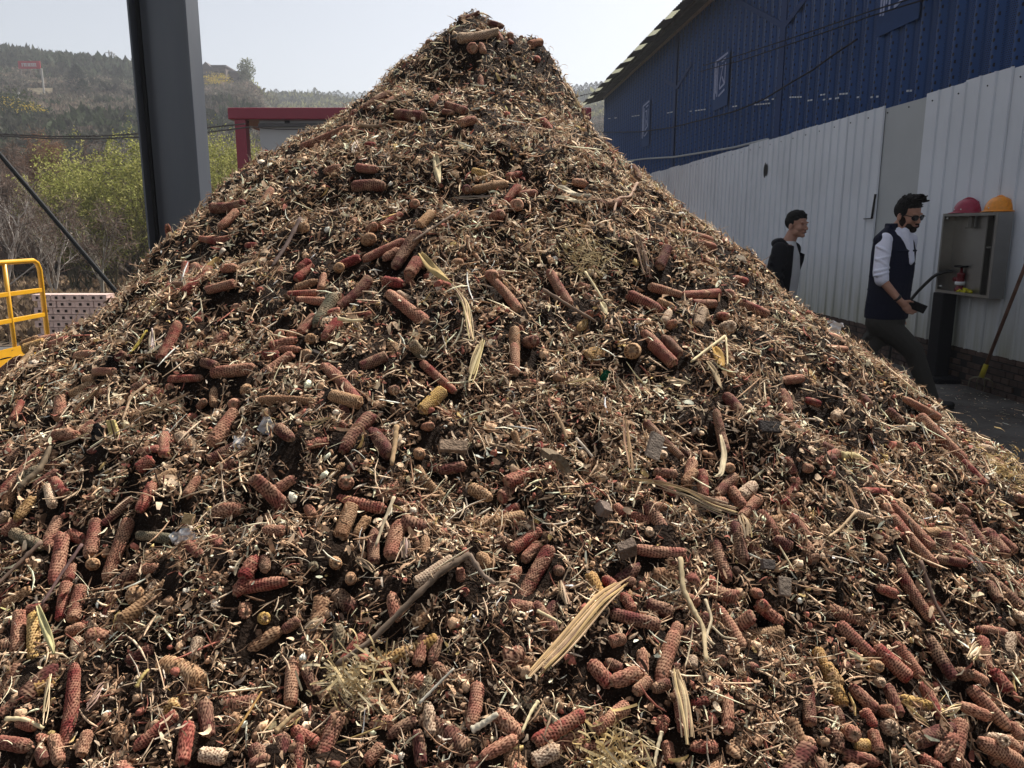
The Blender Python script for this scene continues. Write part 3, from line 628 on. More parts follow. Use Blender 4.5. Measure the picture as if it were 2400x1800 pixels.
# ================================================================ things on the hill
M_stone=mat('hill_stone',(.17,.14,.125),.9,noise=.3,nscale=2); M_rf=mat('hill_roof',(.13,.12,.12),.9)
def hb(px0,px1,pyt,Y,dep,name,label,gable=False,pyb=None):
    a=at_y(px0,pyt,Y);c=at_y(px1,pyt,Y);zb=float(terrain((a.x+c.x)/2,Y))-2.5;e=empty(name,((a.x+c.x)/2,Y+dep/2,zb));tag(e,label,'building')
    w=c.x-a.x;h=a.z-zb; m=MB();m.box((0,0,h/2),(w,dep,h));m.build('wall',M_stone,e)
    m=MB()
    if gable: m.add([(-w/2-.3,-dep/2-.3,h),(w/2+.3,-dep/2-.3,h),(w/2+.3,dep/2+.3,h),(-w/2-.3,dep/2+.3,h),(0,-dep/2-.3,h+1.6),(0,dep/2+.3,h+1.6)],[(0,1,2,3),(0,4,1),(2,5,3),(0,3,5,4),(1,4,5,2)])
    else: m.box((0,0,h+.16),(w+.5,dep+.5,.3))
    m.build('roof',M_rf,e);
    m=MB()
    for i in range(2): m.box(((i-.5)*w*.45,-dep/2-.01,h-1.6),(.9,.06,1.1))
    m.build('window',M_seam,e);return e
hb(470,497,162,196,7,'stone_house','gabled stone house on the hill just right of the grey column',True)
hb(497,528,156,196,8,'stone_house','taller flat-roofed stone house on the hill, right of the gabled one')
hb(528,572,170,198,4,'hilltop_shed','long low shed with a pale edge beside the hilltop stone house')
hb(267,306,147,206,7,'hilltop_house','low brown house with pale roof edge left of the grey column on the ridge')
M_sgn=mat('red_banner',(.42,.02,.035),.6);YS=min(hill_hit(50,168).y,hill_hit(90,170).y)-9;a=at_y(42,144,YS);c=at_y(94,147,YS);d_=at_y(94,160,YS)
sg=empty('red_banner',((a.x+c.x)/2,YS,float(terrain((a.x+c.x)/2,YS))));tag(sg,'long red banner with small white characters on the hillside','banner');so_=sg.location
w=c.x-a.x;hh=a.z-d_.z+.2;m=MB();m.box(Vector(((a.x+c.x)/2,YS,(a.z+d_.z)/2))-so_,(w,.15,hh));m.build('board',M_sgn,sg)
m=MB();r_=random.Random(4)
for i in range(8):
    cx=a.x+w*(.2+.085*i);cz=(a.z+d_.z)/2;s_=hh*.2
    for k_ in range(3): m.box(Vector((cx,YS-.12,cz+(k_-1)*s_*.8))-so_,(s_*1.5*r_.uniform(.5,1),.03,s_*.28))
    m.box(Vector((cx+r_.uniform(-.3,.3)*s_,YS-.14,cz))-so_,(s_*.3,.03,s_*2))
m.build('white_lettering',mat('banner_white',(.7,.7,.7),.7),sg)
for x in (a.x+.3,(a.x+c.x)/2,c.x-.3): m=MB();m.box(Vector((x,YS+.1,(so_.z+d_.z)/2-.5))-so_,(.15,.15,d_.z-so_.z+1));m.build('support',M_stone,sg)
M_pole=mat('pale_pole',(.40,.38,.35),.8)
def pole(px,py0,py1,Y,label,r=.16,arms=True):
    hp=hill_hit(px,py1) if py1 else None
    if hp is not None: Y=hp.y
    t=at_y(px,py0,Y);z=float(terrain(t.x,Y))-.2
    if py1: z=min(t.z-3,at_y(px,py1,Y).z) if False else z
    e=empty('utility_pole',(t.x,Y,z));tag(e,label,'pole','utility poles on the hill');MB().tube([(0,0,0),(0,0,t.z-z)],r,8).build('shaft',M_pole,e)
    if arms: m=MB();m.box((0,0,t.z-z-.5),(1.8,.12,.12));m.build('cross_arm',M_pole,e)
pole(255,118,0,200,'left one of the three thin poles on the skyline');pole(261,121,0,200,'middle one of the three thin poles on the skyline');pole(267,127,0,200,'right one of the three thin poles on the skyline')
pole(97,160,218,150,'pale pole standing on the slope below the red banner',arms=False);pole(43,216,258,120,'short pale pole on the slope near the left edge',arms=False)
# ================================================================ haze
hz=bpy.data.materials.new('valley_haze');hz.use_nodes=True;n=hz.node_tree.nodes;l=hz.node_tree.links;n.remove(n['Principled BSDF'])
pv=n.new('ShaderNodeVolumePrincipled');pv.inputs['Color'].default_value=(.90,.93,1,1);pv.inputs['Density'].default_value=.0007;pv.inputs['Anisotropy'].default_value=.2;l.new(pv.outputs[0],n['Material Output'].inputs['Volume'])
m=MB();m.box((80,195,36.5),(1100,560,87));
o=m.build('haze',hz);tag(o,kind='stuff',label='thin pale haze over the valley',cat='haze')

# ================================================================ the heap
PRM=[-0.192, 4.118, 2.686, 1.037, 0.413, 0.303, 1.587, 1.704, 0.978, 1.019, 0.798, 0.728, 0.455, 0.475, 0.724, 0.579, 0.613, 1.104, 0.679, 0.276, 0.41, 0.582, 0.62, 0.636, 0.611, 1.097, 0.625, 0.962, 1.133, 0.758, 0.667, 0.759, 1.164, 0.631, 0.749, 0.761, 0.051, 0.701, 0.549, 0.612, 0.298, 0.294, 0.297, 0.322, 0.36, 0.396, 0.397]
RR=np.array([0,.12,.24,.34,.46,.62,.85,1.2,1.7,2.4,3.4,4.6])
def pile0(x,y):
    ax,ay,azz=PRM[:3]; inc=np.array(PRM[3:]).reshape(4,11)
    D=np.concatenate([np.zeros((4,1)),np.cumsum(inc*np.diff(RR)[None],1)],1)
    x=np.asarray(x,float);y=np.asarray(y,float)
    dx=x-ax;dy=y-ay;r=np.hypot(dx,dy);a=np.arctan2(dy,dx); out=0
    for c,d in zip((0,-PI/2,PI,PI/2),D):
        w=np.clip(np.cos(a-c),0,1)**2; dd=np.where(r>RR[-1],d[-1]+(r-RR[-1])*.6,np.interp(r,RR,d)); out=out+w*dd
    h=azz-.024-out
    h=h-.055*np.clip((-1.15-x)/.6,0,1)*np.clip((y-1.5)/.5,0,1)
    m_=azz-.075; h=np.where(h>m_,m_+(h-m_)*.35,h)
    h=h-.10*np.exp(-((x-ax)/.34)**2-((y-(ay-.64))/.12)**2)+.045*np.exp(-((x-ax+.40)/.10)**2-((y-ay+.05)/.15)**2)+.04*np.exp(-((x-ax-.37)/.09)**2-((y-ay+.08)/.15)**2)
    h=h-.05*np.exp(-((x+1.55)/.16)**2-((y-3.0)/.15)**2)
    return h
def pile(x,y):
    h=pile0(x,y)
    x=np.asarray(x,float);y=np.asarray(y,float)
    ra=np.clip(np.hypot(x-PRM[0],y-PRM[1])/.9,.35,1)
    n=fnoise(x*2.6,y*2.6,2,40)*.080*ra+fnoise(x*7,y*7,2,44)*.060*ra+fnoise(x*20,y*20,2,50)*.026
    k=np.clip((h+.05)/.25,0,1)
    return h+n*k
gx=np.linspace(-5.6,4.8,760);gy=np.concatenate([np.linspace(-.9,4.6,440,endpoint=False),np.linspace(4.6,8.6,110)])
X,Y=np.meshgrid(gx,gy);Z=pile(X,Y)+fnoise(X*45,Y*45,2,60)*.010;Z=np.maximum(Z,-.05)
I=np.arange(X.size).reshape(X.shape);Q=np.stack([I[:-1,:-1],I[:-1,1:],I[1:,1:],I[1:,:-1]],-1)
keep=(Z[:-1,:-1]>-.045)|(Z[1:,1:]>-.045); Q=Q[keep]
M_core=mat('damp_crumbled_debris',(.034,.021,.014),.95,noise=.7,nscale=22,bump=1.0,bscale=160,spec=.1)
core=npmesh('debris_heap',np.stack([X,Y,Z],-1).reshape(-1,3),Q,M_core,smooth=True)
tag(core,'tall conical heap of dark crumbled cob and husk debris filling the foreground','debris heap',kind='stuff')
def pnorm(x,y,e=.03):
    hx=(pile0(x+e,y)-pile0(x-e,y))/(2*e);hy=(pile0(x,y+e)-pile0(x,y-e))/(2*e)
    v=np.stack([-hx,-hy,np.ones_like(hx)],-1); return v/np.linalg.norm(v,axis=-1,keepdims=True)
def hit(px,py):
    d=ray(px,py); t=np.linspace(.5,8,1500); x=d.x*t;y=d.y*t;z=CZ+d.z*t
    below=z<pile0(x,y)
    if not below.any(): return None
    i=int(np.argmax(below)); return Vector((x[i],y[i],z[i]))
def hit2(px,py):
    p=hit(px,py);k=0
    while p is None and k<60: py+=5;k+=1;p=hit(px,py)
    return p
# ---- cobs -------------------------------------------------------------
def cob_mesh(name,seed,L=.17,rad=.016,na=48,nl=64,bend=0,broken=True,taper=.18,rows=15,shortend=False):
    r_=np.random.default_rng(seed); a=np.linspace(0,2*PI,na,endpoint=False); t=np.linspace(0,1,nl)
    A,T=np.meshgrid(a,t)
    z=(T-.5)*L
    rr=rad*(1-taper*T**1.6)*(1-.10*np.exp(-T*18))
    te=(.022 if seed%2 else .005)/L; tip=np.clip((T-1+te)/te,0,1); rr=rr*np.sqrt(np.clip(1-tip**2*.80,0,1))
    be=(.009 if seed%3 else .004)/L; base=np.clip((be-T)/be,0,1); rr=rr*(1-.30*base**2)
    nr=int(L/.0052); ph=T*nr; row=np.floor(ph); ca=A/(2*PI)*rows+ (row%2)*.5+fnoise(A*2,T*9,2,seed+7)*.45; ph=ph+fnoise(A*2.3+9,T*7,2,seed+3)*.4
    fu=np.abs(ca%1-.5)*2; fv=np.abs(ph%1-.5)*2      # 1 at cell borders
    pit=np.clip(1-(fu**2.2+fv**2.2),0,1)
    rim=1-pit; nz=fnoise(A*3,T*14,3,seed)
    rr=rr*(1+.03*nz)+ (rim-.5)*.0030 + r_.normal(0,.0003,(nl,na))
    z=z+np.where(T>.96,fnoise(A*1.7,T*0+seed,2,seed+5)*.006,0)-np.where(T<.04,fnoise(A*1.7,T*0+seed,2,seed+8)*.005,0)
    bx=bend*L*((T-.5)**2)*4*.12+ fnoise(T*2+seed,T*0,2,3)*L*.02
    V=np.stack([rr*np.cos(A)+bx,rr*np.sin(A)*.96,z],-1).reshape(-1,3)
    rimv=np.clip(rim.reshape(-1)*.9+.28*(r_.random(na*nl)-.4),0,1); pith=np.zeros(na*nl)
    F=[]
    i=np.arange(nl-1)[:,None]*na;j=np.arange(na)[None];Q=np.stack([i+j,i+(j+1)%na,i+na+(j+1)%na,i+na+j],-1).reshape(-1,4)
    # capped ends: rings towards the centre (woody ring, pale pith)
    VV=[V];RV=[rimv];PV=[pith];QQ=[Q];off=len(V)
    for end,zz in ((0,-L/2),(nl-1,L/2)):
        last=np.arange(na)+end*na; ringV=V[last]; cx=ringV.mean(0)
        prev=last
        for f,dz,pv in ((.72,-.0012,.35),(.55,.001,.9),(.35,-.001,1.),(.02,-.0015,.9)):
            s_=1 if end else -1
            rv=cx+(ringV-cx)*f; rv=rv+np.array([0,0,s_*dz])+r_.normal(0,.0006,(na,3))
            if not end==0 or True: VV.append(rv);RV.append(np.full(na,.8));PV.append(np.full(na,pv))
            cur=off+np.arange(na);off+=na
            q=np.stack([prev,np.roll(prev,-1),np.roll(cur,-1),cur],-1); QQ.append(q if end else q[:,::-1]); prev=cur
    V=np.concatenate(VV);Q=np.concatenate(QQ)
    return V,Q,np.concatenate(RV),np.concatenate(PV)
M_cob=bpy.data.materials.new('corn_cob_chaff'); M_cob.use_nodes=True
n=M_cob.node_tree.nodes;l=M_cob.node_tree.links;b=n['Principled BSDF'];b.inputs['Roughness'].default_value=.85;b.inputs['Specular IOR Level'].default_value=.15
oi=n.new('ShaderNodeObjectInfo')
ar=n.new('ShaderNodeAttribute');ar.attribute_name='rim';ap=n.new('ShaderNodeAttribute');ap.attribute_name='pith';ac=n.new('ShaderNodeAttribute');ac.attribute_name='Col'
tc=n.new('ShaderNodeTexCoord');t=n.new('ShaderNodeTexNoise');t.noise_dimensions='4D';t.inputs['Scale'].default_value=34;t.inputs['Detail'].default_value=5;l.new(tc.outputs['Object'],t.inputs['Vector'])
mw=n.new('ShaderNodeMath');mw.operation='MULTIPLY';mw.inputs[1].default_value=37.;l.new(oi.outputs['Random'],mw.inputs[0]);l.new(mw.outputs[0],t.inputs['W'])
# rim colour: paler chaff; pit colour: dark version of the cob's own colour
def mixc(fac,a_,b_,bt='MIX'):
    q=n.new('ShaderNodeMix');q.data_type='RGBA';q.blend_type=bt
    for i,v in ((0,fac),(6,a_),(7,b_)):
        if isinstance(v,(int,float)): q.inputs[i].default_value=v
        elif isinstance(v,tuple): q.inputs[i].default_value=v
        else: l.new(v,q.inputs[i])
    return q.outputs[2]
def build_cob_shader(basecol):
    dark=mixc(1.0,basecol,(.20,.13,.11,1),'MULTIPLY')
    pale=mixc(.46,basecol,(.62,.43,.26,1))
    r=n.new('ShaderNodeMapRange');r.inputs[1].default_value=.40;r.inputs[2].default_value=.60;l.new(t.outputs[0],r.inputs[0])
    patch=mixc(r.outputs[0],basecol,pale)
    rimr=n.new('ShaderNodeMapRange');rimr.inputs[1].default_value=.22;rimr.inputs[2].default_value=.85;l.new(ar.outputs['Fac'],rimr.inputs[0])
    c1=mixc(rimr.outputs[0],dark,patch)
    return mixc(ap.outputs['Fac'],c1,(.34,.22,.14,1))
l.new(build_cob_shader(oi.outputs['Color']),b.inputs['Base Color'])
M_cob2=M_cob.copy(); M_cob2.name='corn_cob_chaff_mixed'
n=M_cob2.node_tree.nodes;l=M_cob2.node_tree.links
oi2=[q for q in n if q.type=='OBJECT_INFO'][0];ac2=[q for q in n if q.type=='ATTRIBUTE' and q.attribute_name=='Col'][0]
for lk in list(oi2.outputs['Color'].links):
    s_=lk.to_socket; l.new(ac2.outputs['Color'],s_)
CM=[]
specs=[(1,.17,.0155,0,.16),(2,.17,.0155,.25,.28),(3,.17,.017,0,.14),(4,.17,.0145,.3,.34),(5,.17,.0165,-.3,.26),
       (6,.09,.0155,0,.10),(7,.09,.0165,.3,.06),(8,.09,.0145,0,.2),(9,.05,.0155,0,.04),(10,.05,.016,0,.12)]
for sd_,L,rd,bd,tp in specs:
    V,Q_,rm,pt=cob_mesh('c',sd_,L,rd,na=44 if L>.06 else 40,nl=int(L/.0052*2)+1,bend=bd,taper=tp,rows=13+sd_%4)
    o=npmesh('corn_cob',V,Q_,M_cob,smooth=True,attrs={'rim':rm,'pith':pt}); CM.append((o.data,L,rd)); bpy.data.objects.remove(o)
CCOL={'r':[(.29,.058,.050),(.22,.048,.042),(.33,.080,.063)],'o':[(.37,.16,.105),(.33,.14,.095),(.41,.19,.125)],'k':[(.16,.050,.042),(.13,.045,.038),(.18,.075,.055)],
      't':[(.42,.25,.13),(.36,.20,.11)],'p':[(.62,.48,.34),(.55,.42,.30)],'y':[(.55,.36,.12),(.50,.30,.10)],'g':[(.16,.15,.10),(.20,.18,.12)],'m':[(.31,.110,.082),(.27,.098,.072)]}
CNAM={'r':'deep red','o':'orange-tan','k':'dark maroon','t':'tan','p':'pale','y':'golden','g':'grey-green','m':'brick-red'}
COBS="""106,1057,8,1163,30,r;90,1100,16,1174,24,m;41,1144,16,1195,30,t;141,1141,168,1174,27,r;127,1155,141,1201,24,p;95,1184,54,1233,27,y;0,1217,24,1206,27,p;11,1252,54,1222,30,r;35,1252,100,1285,30,g;136,1212,106,1285,33,m;157,1244,190,1260,30,r;220,1214,206,1296,35,m;296,1217,244,1353,35,o;144,1250,122,1361,35,m;163,1317,152,1353,27,r;184,1369,165,1448,35,o;149,1361,136,1445,30,r;212,1317,228,1331,33,t;320,1250,399,1260,27,g;301,1163,236,1222,24,k;423,1119,372,1152,30,t;374,1152,342,1214,30,r;212,1100,244,1117,33,m;393,1027,391,1079,27,m;532,1005,496,1046,35,o;551,1043,488,1079,33,k;556,1092,515,1117,27,k;366,1090,334,1114,33,r;445,1174,472,1130,16,o;312,1377,326,1418,46,t;339,1336,377,1331,27,o;526,1326,515,1361,35,t;597,1366,564,1412,33,r;594,1423,559,1434,38,o;456,1293,483,1323,27,m;0,1412,62,1374,27,t;57,1423,103,1418,22,r;271,1027,239,1049,30,k;233,1005,206,1033,27,m;190,1041,152,1046,30,o;146,1114,92,1152,27,k;41,1429,35,1524,35,o;73,1434,71,1537,33,y;190,1461,152,1477,30,o;355,1518,296,1548,35,k;472,1502,458,1548,33,p;187,1572,168,1762,38,r;73,1713,111,1722,33,o;30,1762,100,1773,35,m;426,1692,334,1768,30,r;458,1716,445,1806,38,r;486,1654,494,1735,38,k;146,1743,163,1803,30,o;117,1773,130,1803,24,k;477,1776,532,1784,41,p;81,1581,87,1610,30,g;174,1491,168,1526,22,p;222,1730,206,1784,24,o;393,1388,410,1396,27,k;783,950,851,966,35,t;870,985,805,1067,35,k;808,1124,816,1143,41,o;694,1134,637,1172,30,m;824,1181,794,1254,41,t;789,1164,897,1186,30,r;859,1208,832,1248,27,t;873,1238,873,1311,30,k;935,1221,913,1303,41,o;631,1267,675,1270,30,o;1027,1096,1087,1086,30,k;979,1056,989,1077,30,t;1103,1137,1150,1162,33,t;783,1313,791,1330,33,t;612,1332,585,1379,38,r;631,1330,634,1362,24,k;558,1395,675,1376,33,r;1063,1341,979,1395,35,p;1087,1373,1090,1406,30,r;1122,1303,1150,1335,35,t;821,1351,824,1365,24,t;729,1324,740,1335,24,g;870,1015,916,1069,41,k;672,1050,705,1077,30,k;998,999,1017,1002,22,o;721,1191,737,1216,22,o;998,1267,995,1311,22,t;555,1434,591,1445,33,o;607,1445,631,1456,30,y;574,1521,650,1472,33,t;658,1472,696,1448,24,k;683,1540,677,1643,35,o;713,1562,740,1616,30,k;848,1483,800,1548,27,r;919,1396,932,1453,35,o;886,1559,913,1572,33,r;995,1494,979,1559,33,o;1027,1502,1011,1556,30,k;800,1684,751,1800,41,m;696,1724,751,1757,30,r;675,1743,672,1803,35,k;808,1773,813,1808,41,o;604,1773,642,1795,38,k;1006,1662,1011,1730,35,p;1122,1621,1106,1722,35,m;981,1727,989,1803,24,k;897,1757,862,1798,30,o;973,1689,911,1727,22,k;1122,1429,1150,1431,30,k;1192,1434,1246,1442,35,m;1379,1358,1404,1412,35,y;1412,1364,1442,1393,30,r;1455,1404,1477,1442,27,r;1442,1358,1488,1364,27,k;1512,1421,1572,1442,38,k;1426,1456,1534,1483,35,k;1301,1421,1279,1458,30,k;1572,1499,1537,1613,38,o;1379,1567,1426,1616,41,r;1426,1616,1488,1594,41,o;1499,1540,1501,1600,27,o;1512,1613,1480,1643,30,o;1463,1667,1390,1724,38,o;1358,1694,1252,1760,41,r;1556,1621,1520,1635,30,k;1550,1694,1539,1730,30,r;1561,1743,1569,1789,30,o;1583,1635,1596,1730,41,m;1618,1754,1675,1754,27,r;1203,1762,1127,1803,33,o;1301,1781,1244,1808,41,p;1415,1562,1450,1581,24,k;1607,1402,1637,1418,27,o;1672,1545,1700,1556,27,k;1613,1556,1610,1581,19,p;1694,1648,1694,1730,24,o;1423,1524,1458,1513,12,o;1631,1100,1607,1127,30,t;1542,1116,1585,1152,24,r;1648,1100,1653,1157,30,r;1726,1111,1683,1154,30,k;1653,1168,1705,1171,27,o;1715,1138,1745,1181,30,o;1772,1130,1740,1160,35,p;1783,1162,1742,1206,30,o;1539,1100,1588,1105,27,k;1444,1179,1466,1200,24,r;1479,1200,1526,1217,27,o;1517,1187,1566,1263,33,k;1534,1181,1563,1181,22,o;1520,1236,1523,1263,27,p;1721,1227,1740,1314,35,k;1675,1268,1707,1355,33,k;1485,1290,1601,1301,30,m;1265,1238,1200,1284,33,r;1265,1268,1230,1306,30,o;1287,1287,1214,1417,38,r;1200,1358,1216,1325,30,o;1496,1325,1447,1363,33,k;1677,1420,1740,1518,33,o;1585,1480,1550,1550,33,o;1767,1385,1783,1401,22,o;1800,1426,1778,1417,27,r;1300,1333,1319,1347,30,k;1207,800,1207,871,27,o;1530,800,1581,849,33,m;1494,808,1467,843,41,t;1698,930,1733,974,30,k;1682,960,1703,1052,27,k;1516,984,1598,1063,24,k;1546,1058,1560,1077,22,p;1627,1074,1617,1120,30,o;1709,1085,1711,1112,24,t;1150,430,1185,427,24,t;1215,433,1185,468,22,r;1218,452,1258,449,22,o;1204,479,1218,487,30,o;1155,506,1185,506,30,m;1440,427,1462,430,24,o;1476,400,1492,430,24,k;1334,446,1364,452,22,o;1397,414,1413,422,22,o;1410,511,1438,506,22,k;1600,490,1622,525,22,o;1679,527,1687,541,22,o;1584,555,1657,574,22,o;1595,574,1671,584,24,o;1554,546,1581,563,16,o;1546,614,1527,660,27,k;1150,641,1218,720,27,o;1288,631,1334,707,27,m;1476,685,1551,723,30,m;1522,677,1592,696,24,o;1600,693,1684,688,24,m;1698,688,1714,701,30,r;1625,707,1679,707,24,m;1546,698,1584,715,19,t;1573,723,1560,750,22,p;1565,763,1587,758,22,o;1646,731,1633,766,30,p;1698,766,1714,772,33,p;1692,739,1703,747,22,r;1511,774,1579,845,30,m;1557,785,1595,826,30,k;1207,766,1207,853,27,t;1237,801,1258,804,33,k;1720,650,1750,658,22,r;1372,739,1389,736,19,o;387,523,394,558,16,r;645,458,618,504,22,o;517,512,588,502,27,k;574,523,536,561,22,o;488,531,509,548,24,r;479,575,550,577,22,r;580,583,604,583,16,r;433,613,428,659,24,r;517,613,452,667,22,y;504,710,566,694,24,o;544,664,574,662,24,o;325,634,365,615,16,o;547,724,563,729,27,k;734,629,699,662,24,r;696,681,745,664,22,t;761,645,753,681,16,o;677,694,745,689,19,r;699,708,767,713,22,o;783,702,742,770,33,g;800,738,772,746,22,r;737,746,705,784,27,m;800,770,767,811,30,r;645,786,664,786,24,o;675,784,696,786,22,o;715,794,742,800,27,t;696,803,639,819,27,r;705,824,645,824,11,o;715,819,724,849,30,t;620,841,656,838,27,r;686,838,607,895,27,o;436,786,401,868,30,r;504,884,599,876,33,o;485,865,517,876,27,k;767,873,800,900,27,m;233,884,279,884,22,o;200,895,227,892,22,t;87,790,49,806,24,t;54,817,103,800,30,y;98,803,146,795,30,o;133,822,174,811,24,r;174,827,233,825,24,o;168,765,201,765,27,k;0,879,49,838,33,k;130,833,141,838,24,k;225,893,165,925,30,t;138,928,138,977,33,o;0,944,8,960,27,r;358,906,320,928,27,k;309,971,277,993,30,k;258,998,206,1042,27,k;160,1044,201,1044,27,o;499,906,499,944,24,t;572,912,589,920,33,t;559,939,545,960,30,m;551,966,499,1042,38,o;404,898,477,895,19,r;391,906,407,914,22,o;54,944,33,988,19,r;467,950,486,941,22,o;146,988,117,1034,24,k;24,1091,54,1061,22,k;920,238,865,276,22,k;952,235,895,273,22,o;819,279,841,265,24,r;817,298,708,346,27,o;768,344,781,333,16,o;931,287,996,295,30,k;1028,254,1015,273,16,o;1047,271,1093,287,22,m;1039,284,1066,287,14,k;1080,330,1115,319,22,o;863,360,884,363,16,r;771,425,808,417,24,m;844,417,890,422,22,m;830,444,901,441,33,k;1110,439,1186,428,24,t;1191,409,1224,401,19,r;1091,439,1096,452,22,k;963,474,982,485,22,o;982,526,1012,498,27,t;890,526,939,496,19,r;865,536,887,531,24,o;852,563,887,561,33,t;852,601,944,561,24,m;898,601,933,582,24,o;974,547,922,623,33,k;792,618,838,599,24,r;979,607,958,639,33,m;705,645,730,626,27,r;784,631,806,629,24,t;1272,281,1291,303,24,r;1150,645,1161,650,30,o;1069,615,1082,623,27,t;1107,398,1145,406,22,y;991,846,1064,911,24,r;1037,911,988,957,35,y;907,683,1001,756,35,o;898,653,944,661,27,r;866,653,795,718,30,k;765,870,847,957,30,m;844,862,904,835,30,k;917,913,931,919,24,k;931,680,961,696,19,p;817,878,839,884,22,r;1076,93,1163,77,30,p;1101,109,1114,122,27,o;1126,104,1133,124,17,o;1166,75,1176,92,15,r;1081,32,1084,42,17,k;1089,40,1123,27,12,k;1146,50,1181,60,17,k;1193,60,1198,72,17,k;1245,104,1270,97,22,o;1258,132,1260,149,17,r;1126,184,1126,211,15,o;999,87,1012,97,17,o;1813,1215,1845,1210,27,t;1843,1229,1881,1280,35,r;1802,1280,1840,1302,33,k;2005,1253,2013,1280,27,o;2000,1177,2051,1177,22,r;2041,1215,2057,1240,24,o;2057,1248,2155,1359,30,m;2065,1218,2152,1313,30,o;2081,1329,2165,1465,33,r;2146,1269,2182,1267,24,t;2024,1326,2051,1345,24,o;2041,1391,2084,1408,22,r;1780,1410,1837,1454,33,r;1973,1457,2049,1530,33,m;2057,1513,2136,1584,38,r;2108,1505,2163,1579,33,o;1921,1516,1938,1557,30,y;1940,1554,1970,1600,38,y;1756,1562,1772,1573,27,k;2179,1489,2241,1584,35,k;2214,1302,2250,1334,30,m;2165,1332,2236,1343,24,k;2182,1155,2209,1177,27,k;2230,1258,2250,1302,27,k;2214,1242,2228,1253,27,t;2041,1554,2062,1570,27,t;1941,1553,1979,1646,38,y;1963,1651,1976,1686,30,k;1890,1616,1895,1700,33,k;1976,1708,2006,1730,41,o;2006,1741,2041,1743,27,y;1984,1765,2066,1781,35,m;2063,1703,2096,1711,38,p;2001,1602,2058,1657,33,m;2088,1602,2117,1670,30,k;2066,1665,2088,1670,27,o;2120,1635,2193,1651,30,y;2172,1600,2207,1673,30,r;2258,1646,2324,1673,30,o;2150,1735,2239,1703,41,k;2207,1773,2239,1724,41,o;2261,1686,2245,1795,35,o;2283,1608,2370,1700,35,o;2296,1469,2364,1480,24,m;2310,1491,2321,1562,30,m;2375,1483,2370,1529,30,p;2332,1567,2370,1616,38,r;2253,1575,2277,1589,33,k;2283,1570,2321,1594,22,o;2305,1730,2400,1784,41,o;2334,1732,2353,1741,35,p;2359,1722,2397,1757,35,o;2163,1768,2210,1800,35,r;2112,1757,2136,1789,30,t;2055,1591,2066,1608,24,p;2305,1377,2329,1418,27,k;2310,1355,2389,1426,30,k;2359,1350,2397,1380,30,m;1881,1732,1900,1751,27,o;2383,1442,2400,1456,30,p;2025,1665,2050,1703,22,r;2044,1713,2060,1762,22,o;2380,1689,2400,1722,24,o;2131,1007,2231,1108,30,o;2090,967,2169,1010,22,o;2231,1110,2280,1165,27,r;2133,1045,2155,1067,27,r;2242,1186,2272,1205,27,k;2253,1214,2315,1298,35,k;2310,1241,2356,1300,41,k;2340,1254,2383,1290,33,m;2323,1083,2345,1108,24,o;2285,1059,2312,1067,22,p;2169,942,2182,948,19,o;2177,953,2198,972,16,r;2302,1170,2318,1184,22,k;2348,1200,2383,1214,24,k;2377,1227,2399,1241,24,r;1998,1268,2014,1284,24,o;2071,972,2106,1002,24,k;2101,891,2117,896,16,o;2106,904,2125,923,16,k;2274,1040,2321,1051,16,o;2204,1005,2253,1018,16,r;1782,1017,1817,1022,35,r;1812,987,1871,1031,27,m;1841,887,1885,881,24,o;1893,930,1926,941,14,r;1852,1120,1860,1131,19,o;1869,1117,1888,1120,16,o;1931,824,1977,827,19,o;1936,849,1953,849,16,r;2023,827,2037,849,19,o;1904,1071,1934,1085,24,k;1743,707,1801,733,25,r;1895,729,1913,751,22,o;1931,791,1964,801,22,o"""
cobs=[]
for tok in COBS.split(';'):
    tok=tok.strip()
    if not tok: continue
    q=tok.split(','); cobs.append(tuple(int(v) for v in q[:5])+(q[5],))
CAPS=[]   # capsules in world space, used to keep fine chaff from covering the cobs
placed=[]
def rayd(px,py): return ray(px,py).normalized()
